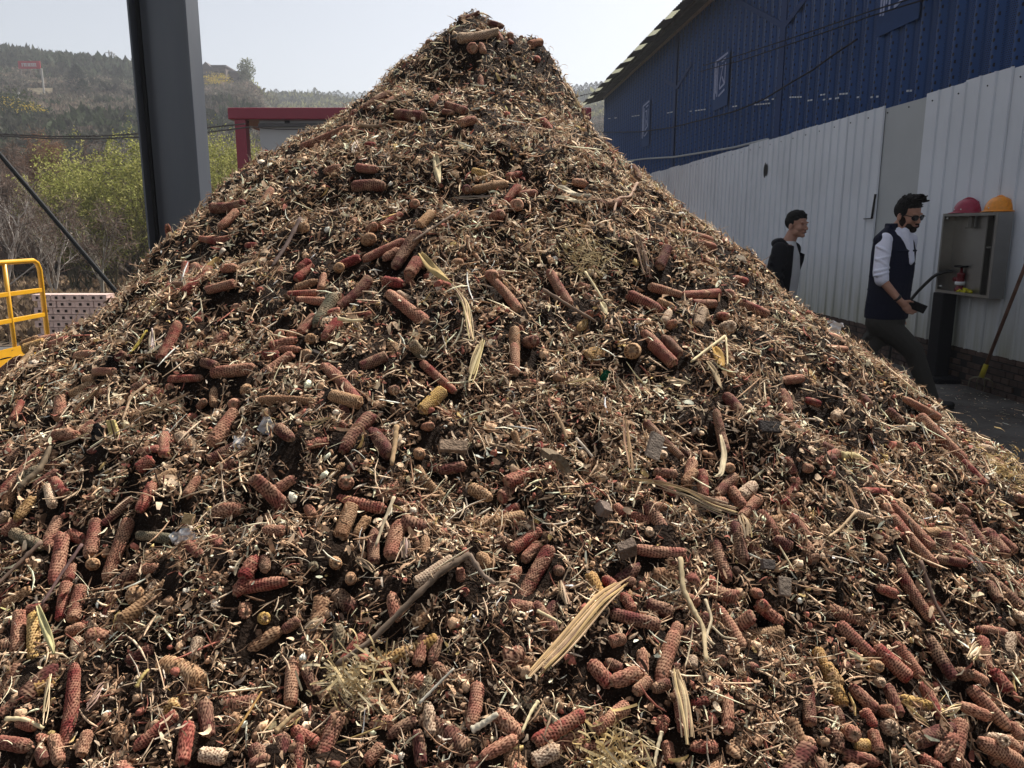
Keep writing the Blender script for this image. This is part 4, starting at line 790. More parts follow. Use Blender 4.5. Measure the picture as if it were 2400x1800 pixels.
def place_cob(c):
    x1,y1,x2,y2,w,cc=c
    m_=((x1+x2)/2,(y1+y2)/2); H=hit2(*m_)
    if H is None: return None
    dep=proj(H)[2]; d0=(H-Vector((0,0,CZ)))
    L2=math.hypot(x2-x1,y2-y1)*dep/FPX; rad=max(.0095,min(.024,w*dep/FPX/2*.90))
    if y1>1790 or y2>1790: pass
    N=Vector(pnorm(np.array(H.x),np.array(H.y)).tolist())
    # end points on the tangent plane at H, limited in depth
    P=[]
    for (x,y) in ((x1,y1),(x2,y2)):
        d=ray(x,y); den=d.dot(N); t=(H-Vector((0,0,CZ))).dot(N)/den if abs(den)>1e-3 else 1
        p=Vector((0,0,CZ))+d*t
        f=Vector((0,0,CZ))+d*(dep/ (d.y*math.cos(PITCH)-d.z*math.sin(PITCH)))
        dl=p-f; lim=.55*L2/2+.01
        if dl.length>lim: dl=dl.normalized()*lim
        P.append(f+dl)
    ax=P[1]-P[0]; L=max(ax.length*1.07,rad*1.6)
    ax=ax.normalized(); C=(P[0]+P[1])/2
    endon=math.hypot(x2-x1,y2-y1)<w*1.15
    if endon:
        # seen end-on: it points out of the heap at the viewer
        v=(Vector((0,0,CZ))-H).normalized(); ax2=(v*.85+N*.25+ax*.35).normalized(); ax=ax2; L=max(.06,min(.10,L*1.3)); C=H-ax*(L*.22)
        C+=N*rad*.2
    else:
        C+=N*(rad*.55)
        # lift clear of the lumpy surface
        worst=0
        for t in (-.42,-.2,0,.2,.42):
            q=C+ax*L*t; worst+=(float(pile(q.x,q.y))+rad*.55-q.z)/5
        C+=N*min(max(worst,-.015),.06)
    k={0:[0,1,2,3,4],1:[5,6,7],2:[8,9]}[0 if L>.115 else (1 if L>.065 else 2)]
    me,L0,r0=CM[k[rng.integers(len(k))]]
    o=bpy.data.objects.new('corn_cob',me); SC.collection.objects.link(o)
    s=1 if rng.random()<.5 else -1
    q=(ax*s).to_track_quat('Z','Y')@Quaternion((0,0,1),rng.uniform(0,6.28))
    o.rotation_mode='QUATERNION'; o.rotation_quaternion=q; o.location=C; o.scale=(rad/r0,rad/r0,L/L0)
    cols=CCOL[cc]; b_=np.array(cols[rng.integers(len(cols))])*rng.uniform(.85,1.18); o.color=(*b_,1)
    CAPS.append((C-ax*L/2,C+ax*L/2,rad)); placed.append([o,c,L,rad,C]); return o
area=lambda c: max(math.hypot(c[2]-c[0],c[3]-c[1]),c[4])*c[4]
cobs.sort(key=area,reverse=True)
SMALL=[]
for i_,c in enumerate(cobs):
    o=place_cob(c)
    if i_>=296 and o is not None:   # the smallest ones go into the common mass further down
        o_,c_,L_,rad_,C_=placed.pop(); SMALL.append((L_,rad_,C_.copy(),o.rotation_quaternion.to_matrix(),tuple(o.color))); bpy.data.objects.remove(o)
# ---- labels: what each cob looks like and where it lies against something easily found
LM=[((1338,1540),'the long split straw stalk'),((1590,1185),'the frayed pale stalk'),((945,1460),'the long bent twig'),((1408,1210),'the square wood block'),((1297,1120),'the curved bark piece'),
    ((1122,88),'the pale cob at the crest'),((1413,895),'the green scrap'),((1998,1098),'the cream reed stub'),((1425,1775),'the yellow straw tuft'),((132,1495),'the yellow frayed husk'),
    ((600,1050),'the clear plastic scraps'),((435,1285),'the small plastic film scrap'),((1040,655),'the long curled husk leaf'),((1340,477),'the pale husk wad'),((676,605),'the dark leaning twig'),
    ((388,975),'the long brown stalk'),((400,530),'the base of the grey column'),((1793,1057),'the dark board scrap'),((1523,1065),'the grey slab'),((2176,1428),'the straight brown stick'),
    ((1610,1480),'the pale forked root'),((1466,1062),'the upright tan splinter'),((60,850),'the yellow railing foot'),((1950,760),'the white bag'),((366,840),'the white splint'),((880,305),'the brown stalk near the crest'),((1028,420),'the pale husk below the crest'),((2258,1546),'the cream wood chip'),((140,1680),'the pale upright straw'),((1825,1390),'the grey wood chip'),((1115,474),'the grey level stalk'),((906,1245),'the thin tan stalk'),((2200,1685),'the small cream splint')]
DN=['right of','up-right of','above','up-left of','left of','down-left of','below','down-right of']
ORD=['','second ','third ','fourth ','fifth ','sixth ','seventh ','eighth ','ninth ','tenth ','eleventh ','twelfth ','thirteenth ','fourteenth ','fifteenth ','sixteenth ']
def describe(items,noun):
    """items: list of (obj, px, py, looktext). Adds a unique label each."""
    grp={}
    for it in items:
        o,x,y,lk=it; j=min(range(len(LM)),key=lambda k:(LM[k][0][0]-x)**2+(LM[k][0][1]-y)**2)
        lx,ly=LM[j][0]; a=math.degrees(math.atan2(ly-y,x-lx))%360; dr=DN[int((a+22.5)//45)%8]
        grp.setdefault((j,dr,lk),[]).append((math.hypot(x-lx,y-ly),o))
    for (j,dr,lk),L_ in grp.items():
        L_.sort(key=lambda q:q[0])
        for i,(d,o) in enumerate(L_):
            if len(L_)==1: o['label']='%s %s just %s %s'%(lk,noun,dr,LM[j][1]) if d<200 else '%s %s %s %s'%(lk,noun,dr,LM[j][1])
            else: o['label']='%s %s, %s%s %s %s'%(lk,noun,['nearest','second nearest','third nearest','fourth nearest','fifth nearest','sixth nearest','seventh nearest','eighth nearest'][min(i,7)],' one',dr,LM[j][1])
items=[]
for o,c,L,rad,C in placed:
    x1,y1,x2,y2,w,cc=c
    if math.hypot(x2-x1,y2-y1)<w*1.15: lk='end-on '+CNAM[cc]
    else:
        a=math.degrees(math.atan2(-(y2-y1),x2-x1))%180
        dr='level' if a<18 or a>162 else ('upright' if 70<a<110 else ('right-leaning' if a<90 else 'left-leaning'))
        sz='long' if L>.16 else ('short' if L<.085 else ''); lk=' '.join(v for v in(sz,CNAM[cc],dr) if v)
    u,v,_=proj(C); items.append((o,u,v,lk)); o['category']='corn cob'; o['group']='corn cobs lying on the heap'
describe(items,'corn cob')
# ---- one mass for the cob pieces too many or too small to list
def scatter_xy(nn,near=1.0):
    out=[]
    while len(out)<nn:
        px=rng.uniform(-700,3000);py=rng.uniform(20,2600)
        h=hit(px,py)
        if h is not None and h.y>-.8: out.append(h)
    return out
VV=[];QQ=[];CC=[];RM=[];PT=[];off=0
lowm=[cob_mesh('c',60+i,L,rd,na=30,nl=int(L/.0052*2)+1,rows=12+i%3,taper=tp,bend=bd) for i,(L,rd,tp,bd) in enumerate(((.10,.015,.15,.4),(.06,.0155,.08,0),(.035,.015,.05,0),(.022,.013,.3,0),(.14,.015,.2,.5),(.018,.010,.5,0)))]
NP=0
for L_,rad_,C_,M_,c_ in SMALL:
    k=1 if L_<.08 else (0 if L_<.12 else 4); V,Q_,rm,pt=lowm[k]; L0={1:.06,0:.10,4:.14}[k]
    W_3=V*np.array([rad_/.015,rad_/.015,L_/L0]); VV.append(W_3@np.array(M_).T+np.array(C_)); QQ.append(Q_+off); off+=len(V)
    CC.append(np.tile([*c_[:3],1],(len(V),1)));RM.append(rm);PT.append(pt)
for H in scatter_xy(1050):
    u,v,dd=proj(H)
    N=Vector(pnorm(np.array(H.x),np.array(H.y)).tolist())
    inframe=-20<u<2420 and -20<v<1820
    pr=[.16,.24,.24,.18,.06,.12] if inframe else [.25,.2,.15,.1,.25,.05]
    # fewer big ones near the middle of the face, where the photo shows fine debris
    if inframe and v<1000 and rng.random()<.35: continue
    k=rng.choice(6,p=pr); V,Q_,rm,pt=lowm[k]
    tdir=Vector(rng.normal(0,1,3)); tdir=(tdir-N*tdir.dot(N)*.8).normalized()
    q=tdir.to_track_quat('Z','Y').to_matrix()@Matrix.Rotation(rng.uniform(0,6.28),3,'Z')
    s_=rng.uniform(.75,1.1); C=Vector((H.x,H.y,float(pile(H.x,H.y))))+N*rng.uniform(-.010,.006)
    if any((C-(a+(b_-a)*max(0,min(1,(C-a).dot(b_-a)/max((b_-a).length_squared,1e-9))))).length<r_+.010 for a,b_,r_ in CAPS): continue
    M3=np.array(q); VV.append((V*np.array([1,rng.uniform(.55,1),rng.uniform(.8,1.15)]))@M3.T*s_+np.array(C)); QQ.append(Q_+off); off+=len(V)
    ck=rng.choice(list('rokmtpyg'),p=[.12,.22,.2,.14,.16,.07,.05,.04]); b_=np.array(CCOL[ck][rng.integers(len(CCOL[ck]))])*rng.uniform(.7,1.1)
    CC.append(np.tile([*b_,1],(len(V),1)));RM.append(rm);PT.append(pt)
    NP+=1
o=npmesh('corn_cob_pieces',np.concatenate(VV),np.concatenate(QQ),M_cob2,C=np.concatenate(CC),smooth=True,attrs={'rim':np.concatenate(RM),'pith':np.concatenate(PT)})
tag(o,'broken corn cob pieces half buried all over the heap','cob pieces',kind='stuff')
print('cobs',len(placed),'pieces',NP)
# ---- fine chaff: ribbons, splinters, crumbs ---------------------------
def sample_surface(NT):
    """points over the heap, denser towards the viewer and the visible side"""
    X=[];n_=0
    while n_<NT:
        k=NT*2; x=rng.uniform(-5.0,4.4,k);y=rng.uniform(-.7,7.5,k); h=pile0(x,y); d=np.sqrt(x*x+y*y+(h-CZ)**2)
        p=np.clip(1.15/d,0,1)**2.1; p=np.where(y>4.9,p*.35,p); p=np.where((y<.25),p*.25,p)
        nn=pnorm(x,y); p=p/np.maximum(nn[:,2],.4)*np.clip(.42+1.3*vnoise(x*7,y*7,91)**1.4,0,1.3)/1.15
        u,v,dd=proj((x,y,h)); inf=(u>-250)&(u<2650)&(v<1950)&(dd>.2); p=np.where(inf,p,p*.45)
        kk=(rng.random(k)<p)&(h>-.02); X.append(np.stack([x[kk],y[kk]],-1)); n_+=kk.sum()
    return np.concatenate(X)[:NT]
# grid of cob footprints
GS=.01; GX0,GY0=-5.,-1.; grid=np.zeros((900,1000),bool); gz=np.full((900,1000),-9.)
for a,b_,r_ in CAPS:
    L_=(b_-a).length; ns=max(2,int(L_/.006)); 
    for t in np.linspace(0.02,.98,ns):
        p=a+(b_-a)*t
        i0=int((p.x-r_*.8-GX0)/GS);i1=int((p.x+r_*.8-GX0)/GS)+1;j0=int((p.y-r_*.8-GY0)/GS);j1=int((p.y+r_*.8-GY0)/GS)+1
        if i0<0 or j0<0 or i1>=1000 or j1>=900: continue
        grid[j0:j1,i0:i1]=True; gz[j0:j1,i0:i1]=np.maximum(gz[j0:j1,i0:i1],p.z+r_*.95)
def frames(N,tilt,dirbias=None):
    k=len(N); rv=rng.normal(0,1,(k,3))
    rv[:,2]-=.35   # pieces tend to lie down the slope
    T=rv-N*(rv*N).sum(1,keepdims=True); T/=np.linalg.norm(T,axis=1,keepdims=True)
    a=rng.normal(0,1,k)*tilt; T=T*np.cos(a)[:,None]+N*np.sin(a)[:,None]
    rv=rng.normal(0,1,(k,3))*.75+N; B=rv-T*(rv*T).sum(1,keepdims=True); B/=np.linalg.norm(B,axis=1,keepdims=True)   # face normal
    S=np.cross(T,B); return T,S,B
PAL=np.array([(.80,.61,.42),(.68,.49,.32),(.50,.325,.20),(.28,.165,.10),(.12,.070,.043),(.045,.028,.020),(.32,.12,.085),(.76,.64,.50),(.58,.42,.18)])
def colours(k,pw):
    c=PAL[rng.choice(len(PAL),k,p=pw)]*rng.lognormal(0,.22,(k,1)); return np.clip(c,0,.8)
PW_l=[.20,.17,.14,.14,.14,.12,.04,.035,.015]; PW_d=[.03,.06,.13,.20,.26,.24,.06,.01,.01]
M_chaff=attr_mat('dry_chaff',rough=.8,noise=.3,nscale=160,trans=.12)
def ribbons(NT,lr,wr,S,tilt,curl,pw,prism=False,lift=(-.004,.016),name='chaff',label='',sizeby=True):
    P=sample_surface(NT); x,y=P[:,0],P[:,1]; N=pnorm(x,y); z=pile(x,y)
    ii=((x-GX0)/GS).astype(int).clip(0,999);jj=((y-GY0)/GS).astype(int).clip(0,899)
    onc=grid[jj,ii]; cov=onc&(rng.random(len(x))<.965); z=np.where(onc,np.maximum(z,gz[jj,ii]),z); P=P[~cov];x,y,z,N=x[~cov],y[~cov],z[~cov],N[~cov]; k=len(x)
    C=np.stack([x,y,z],-1)+N*rng.uniform(lift[0],lift[1],k)[:,None]
    T,Sd,B=frames(N,tilt); d=np.linalg.norm(C-np.array([0,0,CZ]),axis=1)
    L=np.exp(rng.uniform(np.log(lr[0]),np.log(lr[1]),k)); w=np.exp(rng.uniform(np.log(wr[0]),np.log(wr[1]),k))
    nf=np.clip((d-1.0)/1.3,0,1); L=L*(.58+.42*nf); w=w*(.72+.28*nf)
    if sizeby: w=np.maximum(w,d*.00045)*(1+.12*np.maximum(d-1.5,0))
    cu=rng.normal(0,curl,k);cu2=rng.normal(0,curl,k); tw=rng.normal(0,.5,k)
    st=[];ns=S+1
    pos=C-T*(L/2)[:,None]; ang=-cu/2;ang2=-cu2/2; seg=(L/S)[:,None]
    for i in range(ns):
        f=i/S; a_=cu*(f-.5);a2=cu2*(f-.5)
        Ti=T*(np.cos(a_)*np.cos(a2))[:,None]+B*np.sin(a_)[:,None]+Sd*(np.sin(a2))[:,None]; Ti/=np.linalg.norm(Ti,axis=1,keepdims=True)
        if i: pos=pos+Ti*seg
        th=tw*(f-.5); Si=Sd*np.cos(th)[:,None]+B*np.sin(th)[:,None]
        ww=(w*(1-.55*abs(2*f-1)**2.5))[:,None]/2
        if prism:
            Bi=np.cross(Si,Ti)
            st+= [pos+Si*ww, pos-Si*ww*.6+Bi*ww*.8, pos-Si*ww*.5-Bi*ww*.8]
        else: st+=[pos+Si*ww,pos-Si*ww]
    m=3 if prism else 2; V=np.stack(st,1); base=(np.arange(k)*ns*m)[:,None]
    Qs=[]
    for i in range(S):
        if prism:
            for j in range(3): Qs.append(np.stack([i*3+j,i*3+(j+1)%3,(i+1)*3+(j+1)%3,(i+1)*3+j]))
        else: Qs.append(np.array([2*i,2*i+1,2*i+3,2*i+2]))
    Qs=np.array(Qs); Q=(base[:,:,None]+Qs[None]).reshape(-1,4)
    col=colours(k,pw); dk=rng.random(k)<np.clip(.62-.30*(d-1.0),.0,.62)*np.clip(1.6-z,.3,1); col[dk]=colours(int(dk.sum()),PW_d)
    colv=np.repeat(np.concatenate([col,np.ones((k,1))],1),ns*m,0)
    o=npmesh(name,V.reshape(-1,3),Q,M_chaff,C=colv,smooth=prism); tag(o,label,'debris',kind='stuff'); return o
SCL=1.0
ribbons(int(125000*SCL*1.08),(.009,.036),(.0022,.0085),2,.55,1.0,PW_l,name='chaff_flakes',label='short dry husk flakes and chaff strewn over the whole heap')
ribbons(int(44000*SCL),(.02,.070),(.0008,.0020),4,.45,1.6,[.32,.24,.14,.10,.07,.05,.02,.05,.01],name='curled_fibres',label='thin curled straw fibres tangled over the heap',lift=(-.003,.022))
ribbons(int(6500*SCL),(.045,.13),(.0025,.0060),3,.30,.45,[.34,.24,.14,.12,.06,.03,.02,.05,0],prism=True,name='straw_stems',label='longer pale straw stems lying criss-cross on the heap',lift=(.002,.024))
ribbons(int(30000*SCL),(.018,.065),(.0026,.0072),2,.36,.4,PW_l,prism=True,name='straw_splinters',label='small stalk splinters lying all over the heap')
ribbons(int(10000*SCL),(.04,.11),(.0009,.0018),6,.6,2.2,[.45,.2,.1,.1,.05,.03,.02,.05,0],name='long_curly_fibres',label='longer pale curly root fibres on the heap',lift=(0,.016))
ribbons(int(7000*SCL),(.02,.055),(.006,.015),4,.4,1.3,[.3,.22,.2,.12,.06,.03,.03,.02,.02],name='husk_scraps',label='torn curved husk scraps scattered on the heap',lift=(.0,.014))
# crumbs: small faceted lumps
def crumbs(NT,sr,pw,name,label,lift=(-.002,.010)):
    P=sample_surface(NT);x,y=P[:,0],P[:,1];N=pnorm(x,y);z=pile(x,y)
    ii=((x-GX0)/GS).astype(int).clip(0,999);jj=((y-GY0)/GS).astype(int).clip(0,899)
    cov=grid[jj,ii]&(rng.random(len(x))<.985);x,y,z,N=x[~cov],y[~cov],z[~cov],N[~cov];k=len(x)
    C=np.stack([x,y,z],-1)+N*rng.uniform(lift[0],lift[1],k)[:,None]
    ph=(1+5**.5)/2; ico=np.array([(-1,ph,0),(1,ph,0),(-1,-ph,0),(1,-ph,0),(0,-1,ph),(0,1,ph),(0,-1,-ph),(0,1,-ph),(ph,0,-1),(ph,0,1),(-ph,0,-1),(-ph,0,1)])/1.9
    fc=np.array([(0,11,5),(0,5,1),(0,1,7),(0,7,10),(0,10,11),(1,5,9),(5,11,4),(11,10,2),(10,7,6),(7,1,8),(3,9,4),(3,4,2),(3,2,6),(3,6,8),(3,8,9),(4,9,5),(2,4,11),(6,2,10),(8,6,7),(9,8,1)])
    s_=np.exp(rng.uniform(np.log(sr[0]),np.log(sr[1]),k)); an=rng.uniform(.55,1.35,(k,1,3))
    V=ico[None]*an*(1+rng.normal(0,.14,(k,12,1)))*s_[:,None,None]
    q=rng.normal(0,1,(k,4));q/=np.linalg.norm(q,axis=1,keepdims=True);w_,a,b_,c=q.T
    Rm=np.stack([1-2*(b_*b_+c*c),2*(a*b_-w_*c),2*(a*c+w_*b_),2*(a*b_+w_*c),1-2*(a*a+c*c),2*(b_*c-w_*a),2*(a*c-w_*b_),2*(b_*c+w_*a),1-2*(a*a+b_*b_)],-1).reshape(k,3,3)
    V=np.einsum('kij,kvj->kvi',Rm,V)+C[:,None]
    Q=(np.arange(k)[:,None,None]*12+fc[None]).reshape(-1,3)
    col=colours(k,pw);colv=np.repeat(np.concatenate([col,np.ones((k,1))],1),12,0)
    o=npmesh(name,V.reshape(-1,3),Q,M_crumb,C=colv); tag(o,label,'debris',kind='stuff')
M_crumb=attr_mat('crumbs',rough=.95,noise=.45,nscale=220,bump=.6)
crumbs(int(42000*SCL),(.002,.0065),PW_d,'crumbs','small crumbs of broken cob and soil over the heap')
crumbs(int(3800*SCL),(.006,.012),[.08,.12,.18,.16,.12,.08,.18,.06,.02],'lumps','lumps of cob core and clods on the heap',lift=(.0,.008))

# ================================================================ stalks, twigs, husks and scraps lying on the heap
M_straw=attr_mat('stalk_fibre',rough=.8,noise=.25,nscale=35,trans=.08,bump=.15)
def surf(px,py,lift=.0):
    H=hit2(px,py); N=Vector(pnorm(np.array(H.x),np.array(H.y)).tolist()); z=float(pile(H.x,H.y))
    P=Vector((H.x,H.y,max(z,H.z)))+N*lift; return P,N
STK=[]
def stalk(pts,w,col,label,name='corn_stalk',kind='split',lift=.012,cat='stalk',group=None,prof=None):
    """pts: points of its run over the heap; w: width in photo pixels"""
    PN=[surf(x,y,lift) for x,y in pts]; P=[p for p,_ in PN]; N=[n_ for _,n_ in PN]
    dep=proj(P[0])[2]; W_=w*dep/FPX
    # keep it nearly straight: blend surface points with the chord
    if len(P)>2 or True:
        a,b_=P[0],P[-1]
    Q=[];NN=[]
    for i in range(len(P)-1):
        for t in np.linspace(0,1,8,endpoint=False):
            Q.append(P[i].lerp(P[i+1],t)); NN.append(N[i].lerp(N[i+1],t).normalized())
    Q.append(P[-1]);NN.append(N[-1])
    # clear the surface below
    Lt=sum((Q[i+1]-Q[i]).length for i in range(len(Q)-1))
    for i,q in enumerate(Q):
        dz=float(pile(q.x,q.y))+W_*.3-q.z
        if dz>0: Q[i]=q+Vector((0,0,min(dz,.03)))
    for _ in range(3): Q=[Q[0]]+[(Q[i-1]+Q[i]*2+Q[i+1])/4 for i in range(1,len(Q)-1)]+[Q[-1]]
    c0=Q[0].copy(); V=[];F=[];C=[]
    r_=random.Random(int(pts[0][0]*7+pts[0][1]))
    k=len(Q)
    if kind=='split':        # a flattened stalk torn lengthwise into strands
        ns=max(5,int(W_/.0024))
        for s_ in range(ns):
            off=(s_/(ns-1)-.5) if ns>1 else 0
            t0=r_.uniform(0,.22) if s_ not in(ns//2,) else 0; t1=1-r_.uniform(0,.2)
            cc=np.array(col)*r_.uniform(.45,1.25)*np.array([1,r_.uniform(.86,.97),r_.uniform(.75,1.05)]); hh=r_.uniform(-.0015,.0025)+ (1-4*off*off)*W_*.22
            b=len(V); i0=int(t0*(k-1)); i1=max(i0+2,int(t1*(k-1)))
            for i in range(i0,min(i1,k-1)+1):
                T=(Q[min(i+1,k-1)]-Q[max(i-1,0)]).normalized(); S_=T.cross(NN[i]).normalized(); f=i/(k-1)
                wid=W_*(prof(f) if prof else (.75+.5*math.sin(PI*f))) ; spread=1+ .25*math.sin(f*9+s_)*.3
                ctr=Q[i]-c0+S_*(off*wid*spread)+NN[i]*(hh+math.sin(i*.5+s_*2)*.0012)+S_*math.sin(i*.35+s_*1.7)*.0012
                hw=wid/ns*(.45+.5*((s_*7)%5)/5)*(1-.6*(f>.95)); th=.0009
                V+=[ctr+S_*hw,ctr+NN[i]*th*1.3,ctr-S_*hw,ctr-NN[i]*th]
                C+=[(*(cc*u_),1) for u_ in(1,1.08,.95,.8)]
            m_=(len(V)-b)//4
            for i in range(m_-1):
                for j in range(4): F.append((b+i*4+j,b+i*4+(j+1)%4,b+(i+1)*4+(j+1)%4,b+(i+1)*4+j))
            F.append((b,b+1,b+2,b+3));F.append((b+(m_-1)*4+3,b+(m_-1)*4+2,b+(m_-1)*4+1,b+(m_-1)*4))
    elif kind=='leaf':       # curled husk leaf
        m_=6
        for i in range(k):
            T=(Q[min(i+1,k-1)]-Q[max(i-1,0)]).normalized(); S_=T.cross(NN[i]).normalized(); f=i/(k-1)
            wid=W_*(.25+.85*math.sin(PI*min(1,f*1.05+.05))**.7)
            for j in range(m_):
                u_=j/(m_-1)-.5; cup=(u_*u_)*W_*1.1*math.sin(f*5+1)
                V.append(Q[i]-c0+S_*u_*wid+NN[i]*(cup+.0022*math.sin(j*2.1+f*3)+.004))
                v_=(.78+.3*abs(math.sin(j*1.7)))*r_.uniform(.9,1.1); C.append((*(np.array(col)*v_),1))
        for i in range(k-1):
            for j in range(m_-1): F.append((i*m_+j,i*m_+j+1,(i+1)*m_+j+1,(i+1)*m_+j))
    else:                    # round twig, root or reed
        n_=8; up=None
        for i in range(k):
            T=(Q[min(i+1,k-1)]-Q[max(i-1,0)]).normalized(); up=NN[i] if up is None else up; up=(up-T*up.dot(T)).normalized(); S_=T.cross(up); f=i/(k-1)
            rr=W_/2*(1.08-.3*f)*(1+.12*math.sin(i*1.9)+(.25 if (i%9==4 and kind=='twig') else 0))
            for j in range(n_):
                a_=2*PI*j/n_; V.append(Q[i]-c0+(up*math.cos(a_)+S_*math.sin(a_))*rr*(1+r_.uniform(-.07,.07)))
                v_=(1.1 if math.sin(j*2.4)>0 else .82)*r_.uniform(.85,1.15); C.append((*(np.array(col)*v_),1))
        for i in range(k-1):
            for j in range(n_): F.append((i*n_+j,i*n_+(j+1)%n_,(i+1)*n_+(j+1)%n_,(i+1)*n_+j))
        F.append(tuple(range(n_-1,-1,-1)));F.append(tuple((k-1)*n_+j for j in range(n_)))
    mb_=MB();mb_.v=[tuple(v) for v in V];mb_.f=F;mb_.c=[tuple(float(q) for q in c) for c in C];mb_.m=[0]*len(F)
    o=mb_.build(name,M_straw,smooth=(kind in('leaf','round','twig')),loc=c0)
    if kind=='leaf': md=o.modifiers.new('t','SOLIDIFY');md.thickness=.0008
    tag(o,label,cat,group); return o
ST=(.52,.38,.22);PL=(.62,.52,.34);TN=(.36,.24,.14);BR=(.15,.095,.065);DK=(.075,.05,.038);GY=(.30,.26,.21);AM=(.48,.29,.09);CR=(.66,.55,.33)
stalk([(1466,1383),(1400,1470),(1310,1580),(1214,1692)],27,ST,'long pale corn stalk split lengthwise, lying diagonally at the lower centre',lift=.035,prof=lambda f:.12+1.15*math.sin(PI*min(1,.08+f*.8))**.9)
stalk([(1452,1150),(1530,1158),(1600,1180),(1660,1210),(1722,1228)],36,(.46,.37,.22),'thick frayed pale stalk lying across the red cobs right of centre',lift=.03,prof=lambda f:.35+.95*f)
stalk([(1722,1228),(1735,1255),(1738,1290)],16,(.46,.37,.22),'drooping frayed end piece below the thick frayed stalk',lift=.03)
tw=stalk([(1100,1345),(1040,1390),(960,1455),(880,1520),(795,1580)],15,(.17,.125,.09),'long bent brown twig lying diagonally low in the middle of the heap','twig','twig',.03,'twig')
stalk([(1100,1345),(1130,1372),(1158,1396)],12,(.27,.20,.15),'stub of forked twig pointing right from the top of the long bent twig','twig','twig',.03,'twig')
stalk([(1583,1330),(1588,1400),(1612,1450),(1635,1500),(1640,1600)],12,(.47,.37,.22),'pale forked root running down right of the long split stalk','root','round',.03,'root')
stalk([(1640,1430),(1655,1480),(1640,1530),(1660,1545)],7,(.55,.45,.30),'thin pale rootlet curling beside the forked root','root','round',.03,'root')
stalk([(1655,1495),(1680,1520),(1712,1520)],5,(.60,.50,.34),'thin white rootlet curling to the right from the forked root','root','round',.03,'root')
stalk([(1566,1620),(1583,1690),(1600,1812)],24,(.50,.40,.25),'pale split stalk standing over a red cob at the bottom edge',lift=.04)
stalk([(456,938),(390,972),(318,1014)],17,(.30,.21,.12),'long brown dry stalk slanting on the left flank',lift=.02)
stalk([(228,1047),(190,1056),(140,1080)],9,PL,'pale split straw lying above the yellow kernel husk on the left',lift=.02)
stalk([(97,838),(60,880),(14,944)],11,TN,'tan round stalk at the far left edge below the railing',kind='round',lift=.02)
stalk([(265,917),(225,948),(173,988)],10,(.27,.18,.11),'brown stalk lying just up-left of the long brown stalk',lift=.02)
stalk([(355,925),(320,965),(300,1022)],6,(.40,.28,.18),'thin tan stem crossing the left end of the long brown stalk',kind='round',lift=.02)
stalk([(62,1165),(110,1120),(135,1080)],16,(.20,.15,.10),'weathered brown stalk under the red cobs at the left edge',kind='round',lift=.02)
stalk([(120,1290),(60,1350),(0,1410)],9,(.22,.15,.11),'thin brown stick running out of the left edge',kind='twig',name='twig',cat='twig',lift=.03)
stalk([(213,1297),(170,1360),(120,1440)],7,(.16,.10,.09),'thin dark forked twig crossing two upright cobs on the left','twig','twig',.03,'twig')
stalk([(146,1627),(138,1680),(129,1742)],11,CR,'pale upright straw left of the long red cob at the lower left',kind='split',lift=.03)
stalk([(38,1740),(80,1738),(120,1735)],11,CR,'short pale straw lying level at the lower left corner',kind='round',lift=.02)
stalk([(134,1634),(120,1648),(106,1662)],6,TN,'tiny tan splinter beside the pale upright straw',kind='round',lift=.02)
stalk([(112,1440),(128,1490),(138,1520),(149,1552)],17,(.62,.55,.28),'yellow frayed husk strip right of the twin upright cobs','husk','leaf',.025,'husk')
stalk([(366,815),(366,842),(367,870)],12,(.66,.60,.46),'white splinter of pith standing left of a long red cob','wood_splinter','split',.012,'splinter')
stalk([(390,838),(387,858),(384,880)],9,TN,'tan splinter against the long red cob on the left flank','wood_splinter','split',.012,'splinter')
stalk([(356,818),(338,840),(316,864)],11,(.42,.32,.07),'olive yellow husk strip on the left flank','husk','leaf',.012,'husk')
stalk([(375,745),(362,768),(350,788)],8,(.50,.42,.18),'yellowish straw above the olive husk strip','corn_stalk','split',.012)
stalk([(437,690),(446,710),(448,735),(440,750)],7,(.62,.52,.36),'pale curled husk ribbon hanging on the upper left flank','husk','leaf',.02,'husk')
stalk([(1302,462),(1335,470),(1380,494)],18,(.58,.50,.36),'pale husk wad on the upper right face','husk','leaf',.02,'husk')
stalk([(1300,478),(1340,486),(1378,500)],14,(.55,.47,.32),'second pale husk blade just under the pale husk wad','husk','leaf',.014,'husk')
stalk([(1367,652),(1388,684),(1408,717)],6,CR,'thin pale stem running down below the yellow fibres right of centre',kind='round',lift=.02)
stalk([(1404,722),(1412,735),(1418,750)],13,CR,'cream husk chip at the foot of a thin pale stem','husk','leaf',.014,'husk')
stalk([(1459,993),(1466,1060),(1474,1132)],11,(.32,.22,.14),'straight tan splinter standing upright right of the curved bark',name='wood_splinter',kind='split',lift=.02,cat='splinter')
stalk([(1326,911),(1365,902),(1403,894)],8,CR,'pale splinter ending at the green scrap',name='wood_splinter',kind='split',lift=.014,cat='splinter')
stalk([(1348,1038),(1368,1060),(1386,1082)],7,(.55,.46,.36),'pale stick tip left of the upright tan splinter',kind='round',lift=.014,name='wood_splinter',cat='splinter')
stalk([(1300,980),(1316,1010),(1326,1038)],9,TN,'bent tan stalk above the curved bark piece',kind='round',lift=.014)
stalk([(1961,1095),(1990,1099),(2020,1102)],17,(.62,.50,.26),'smooth cream reed stub on the right flank',kind='round',lift=.016,name='reed_stub',cat='reed')
stalk([(1662,830),(1678,855),(1688,880)],24,AM,'amber husk scrap below the crossed pale stems on the right',name='husk',kind='leaf',lift=.018,cat='husk')
stalk([(1690,802),(1655,828),(1612,862)],7,CR,'pale stem of two crossed stems right of centre',kind='round',lift=.02)
stalk([(1692,805),(1695,840),(1696,875)],5,CR,'upright thin stem meeting the crossed pale stem',kind='round',lift=.02)
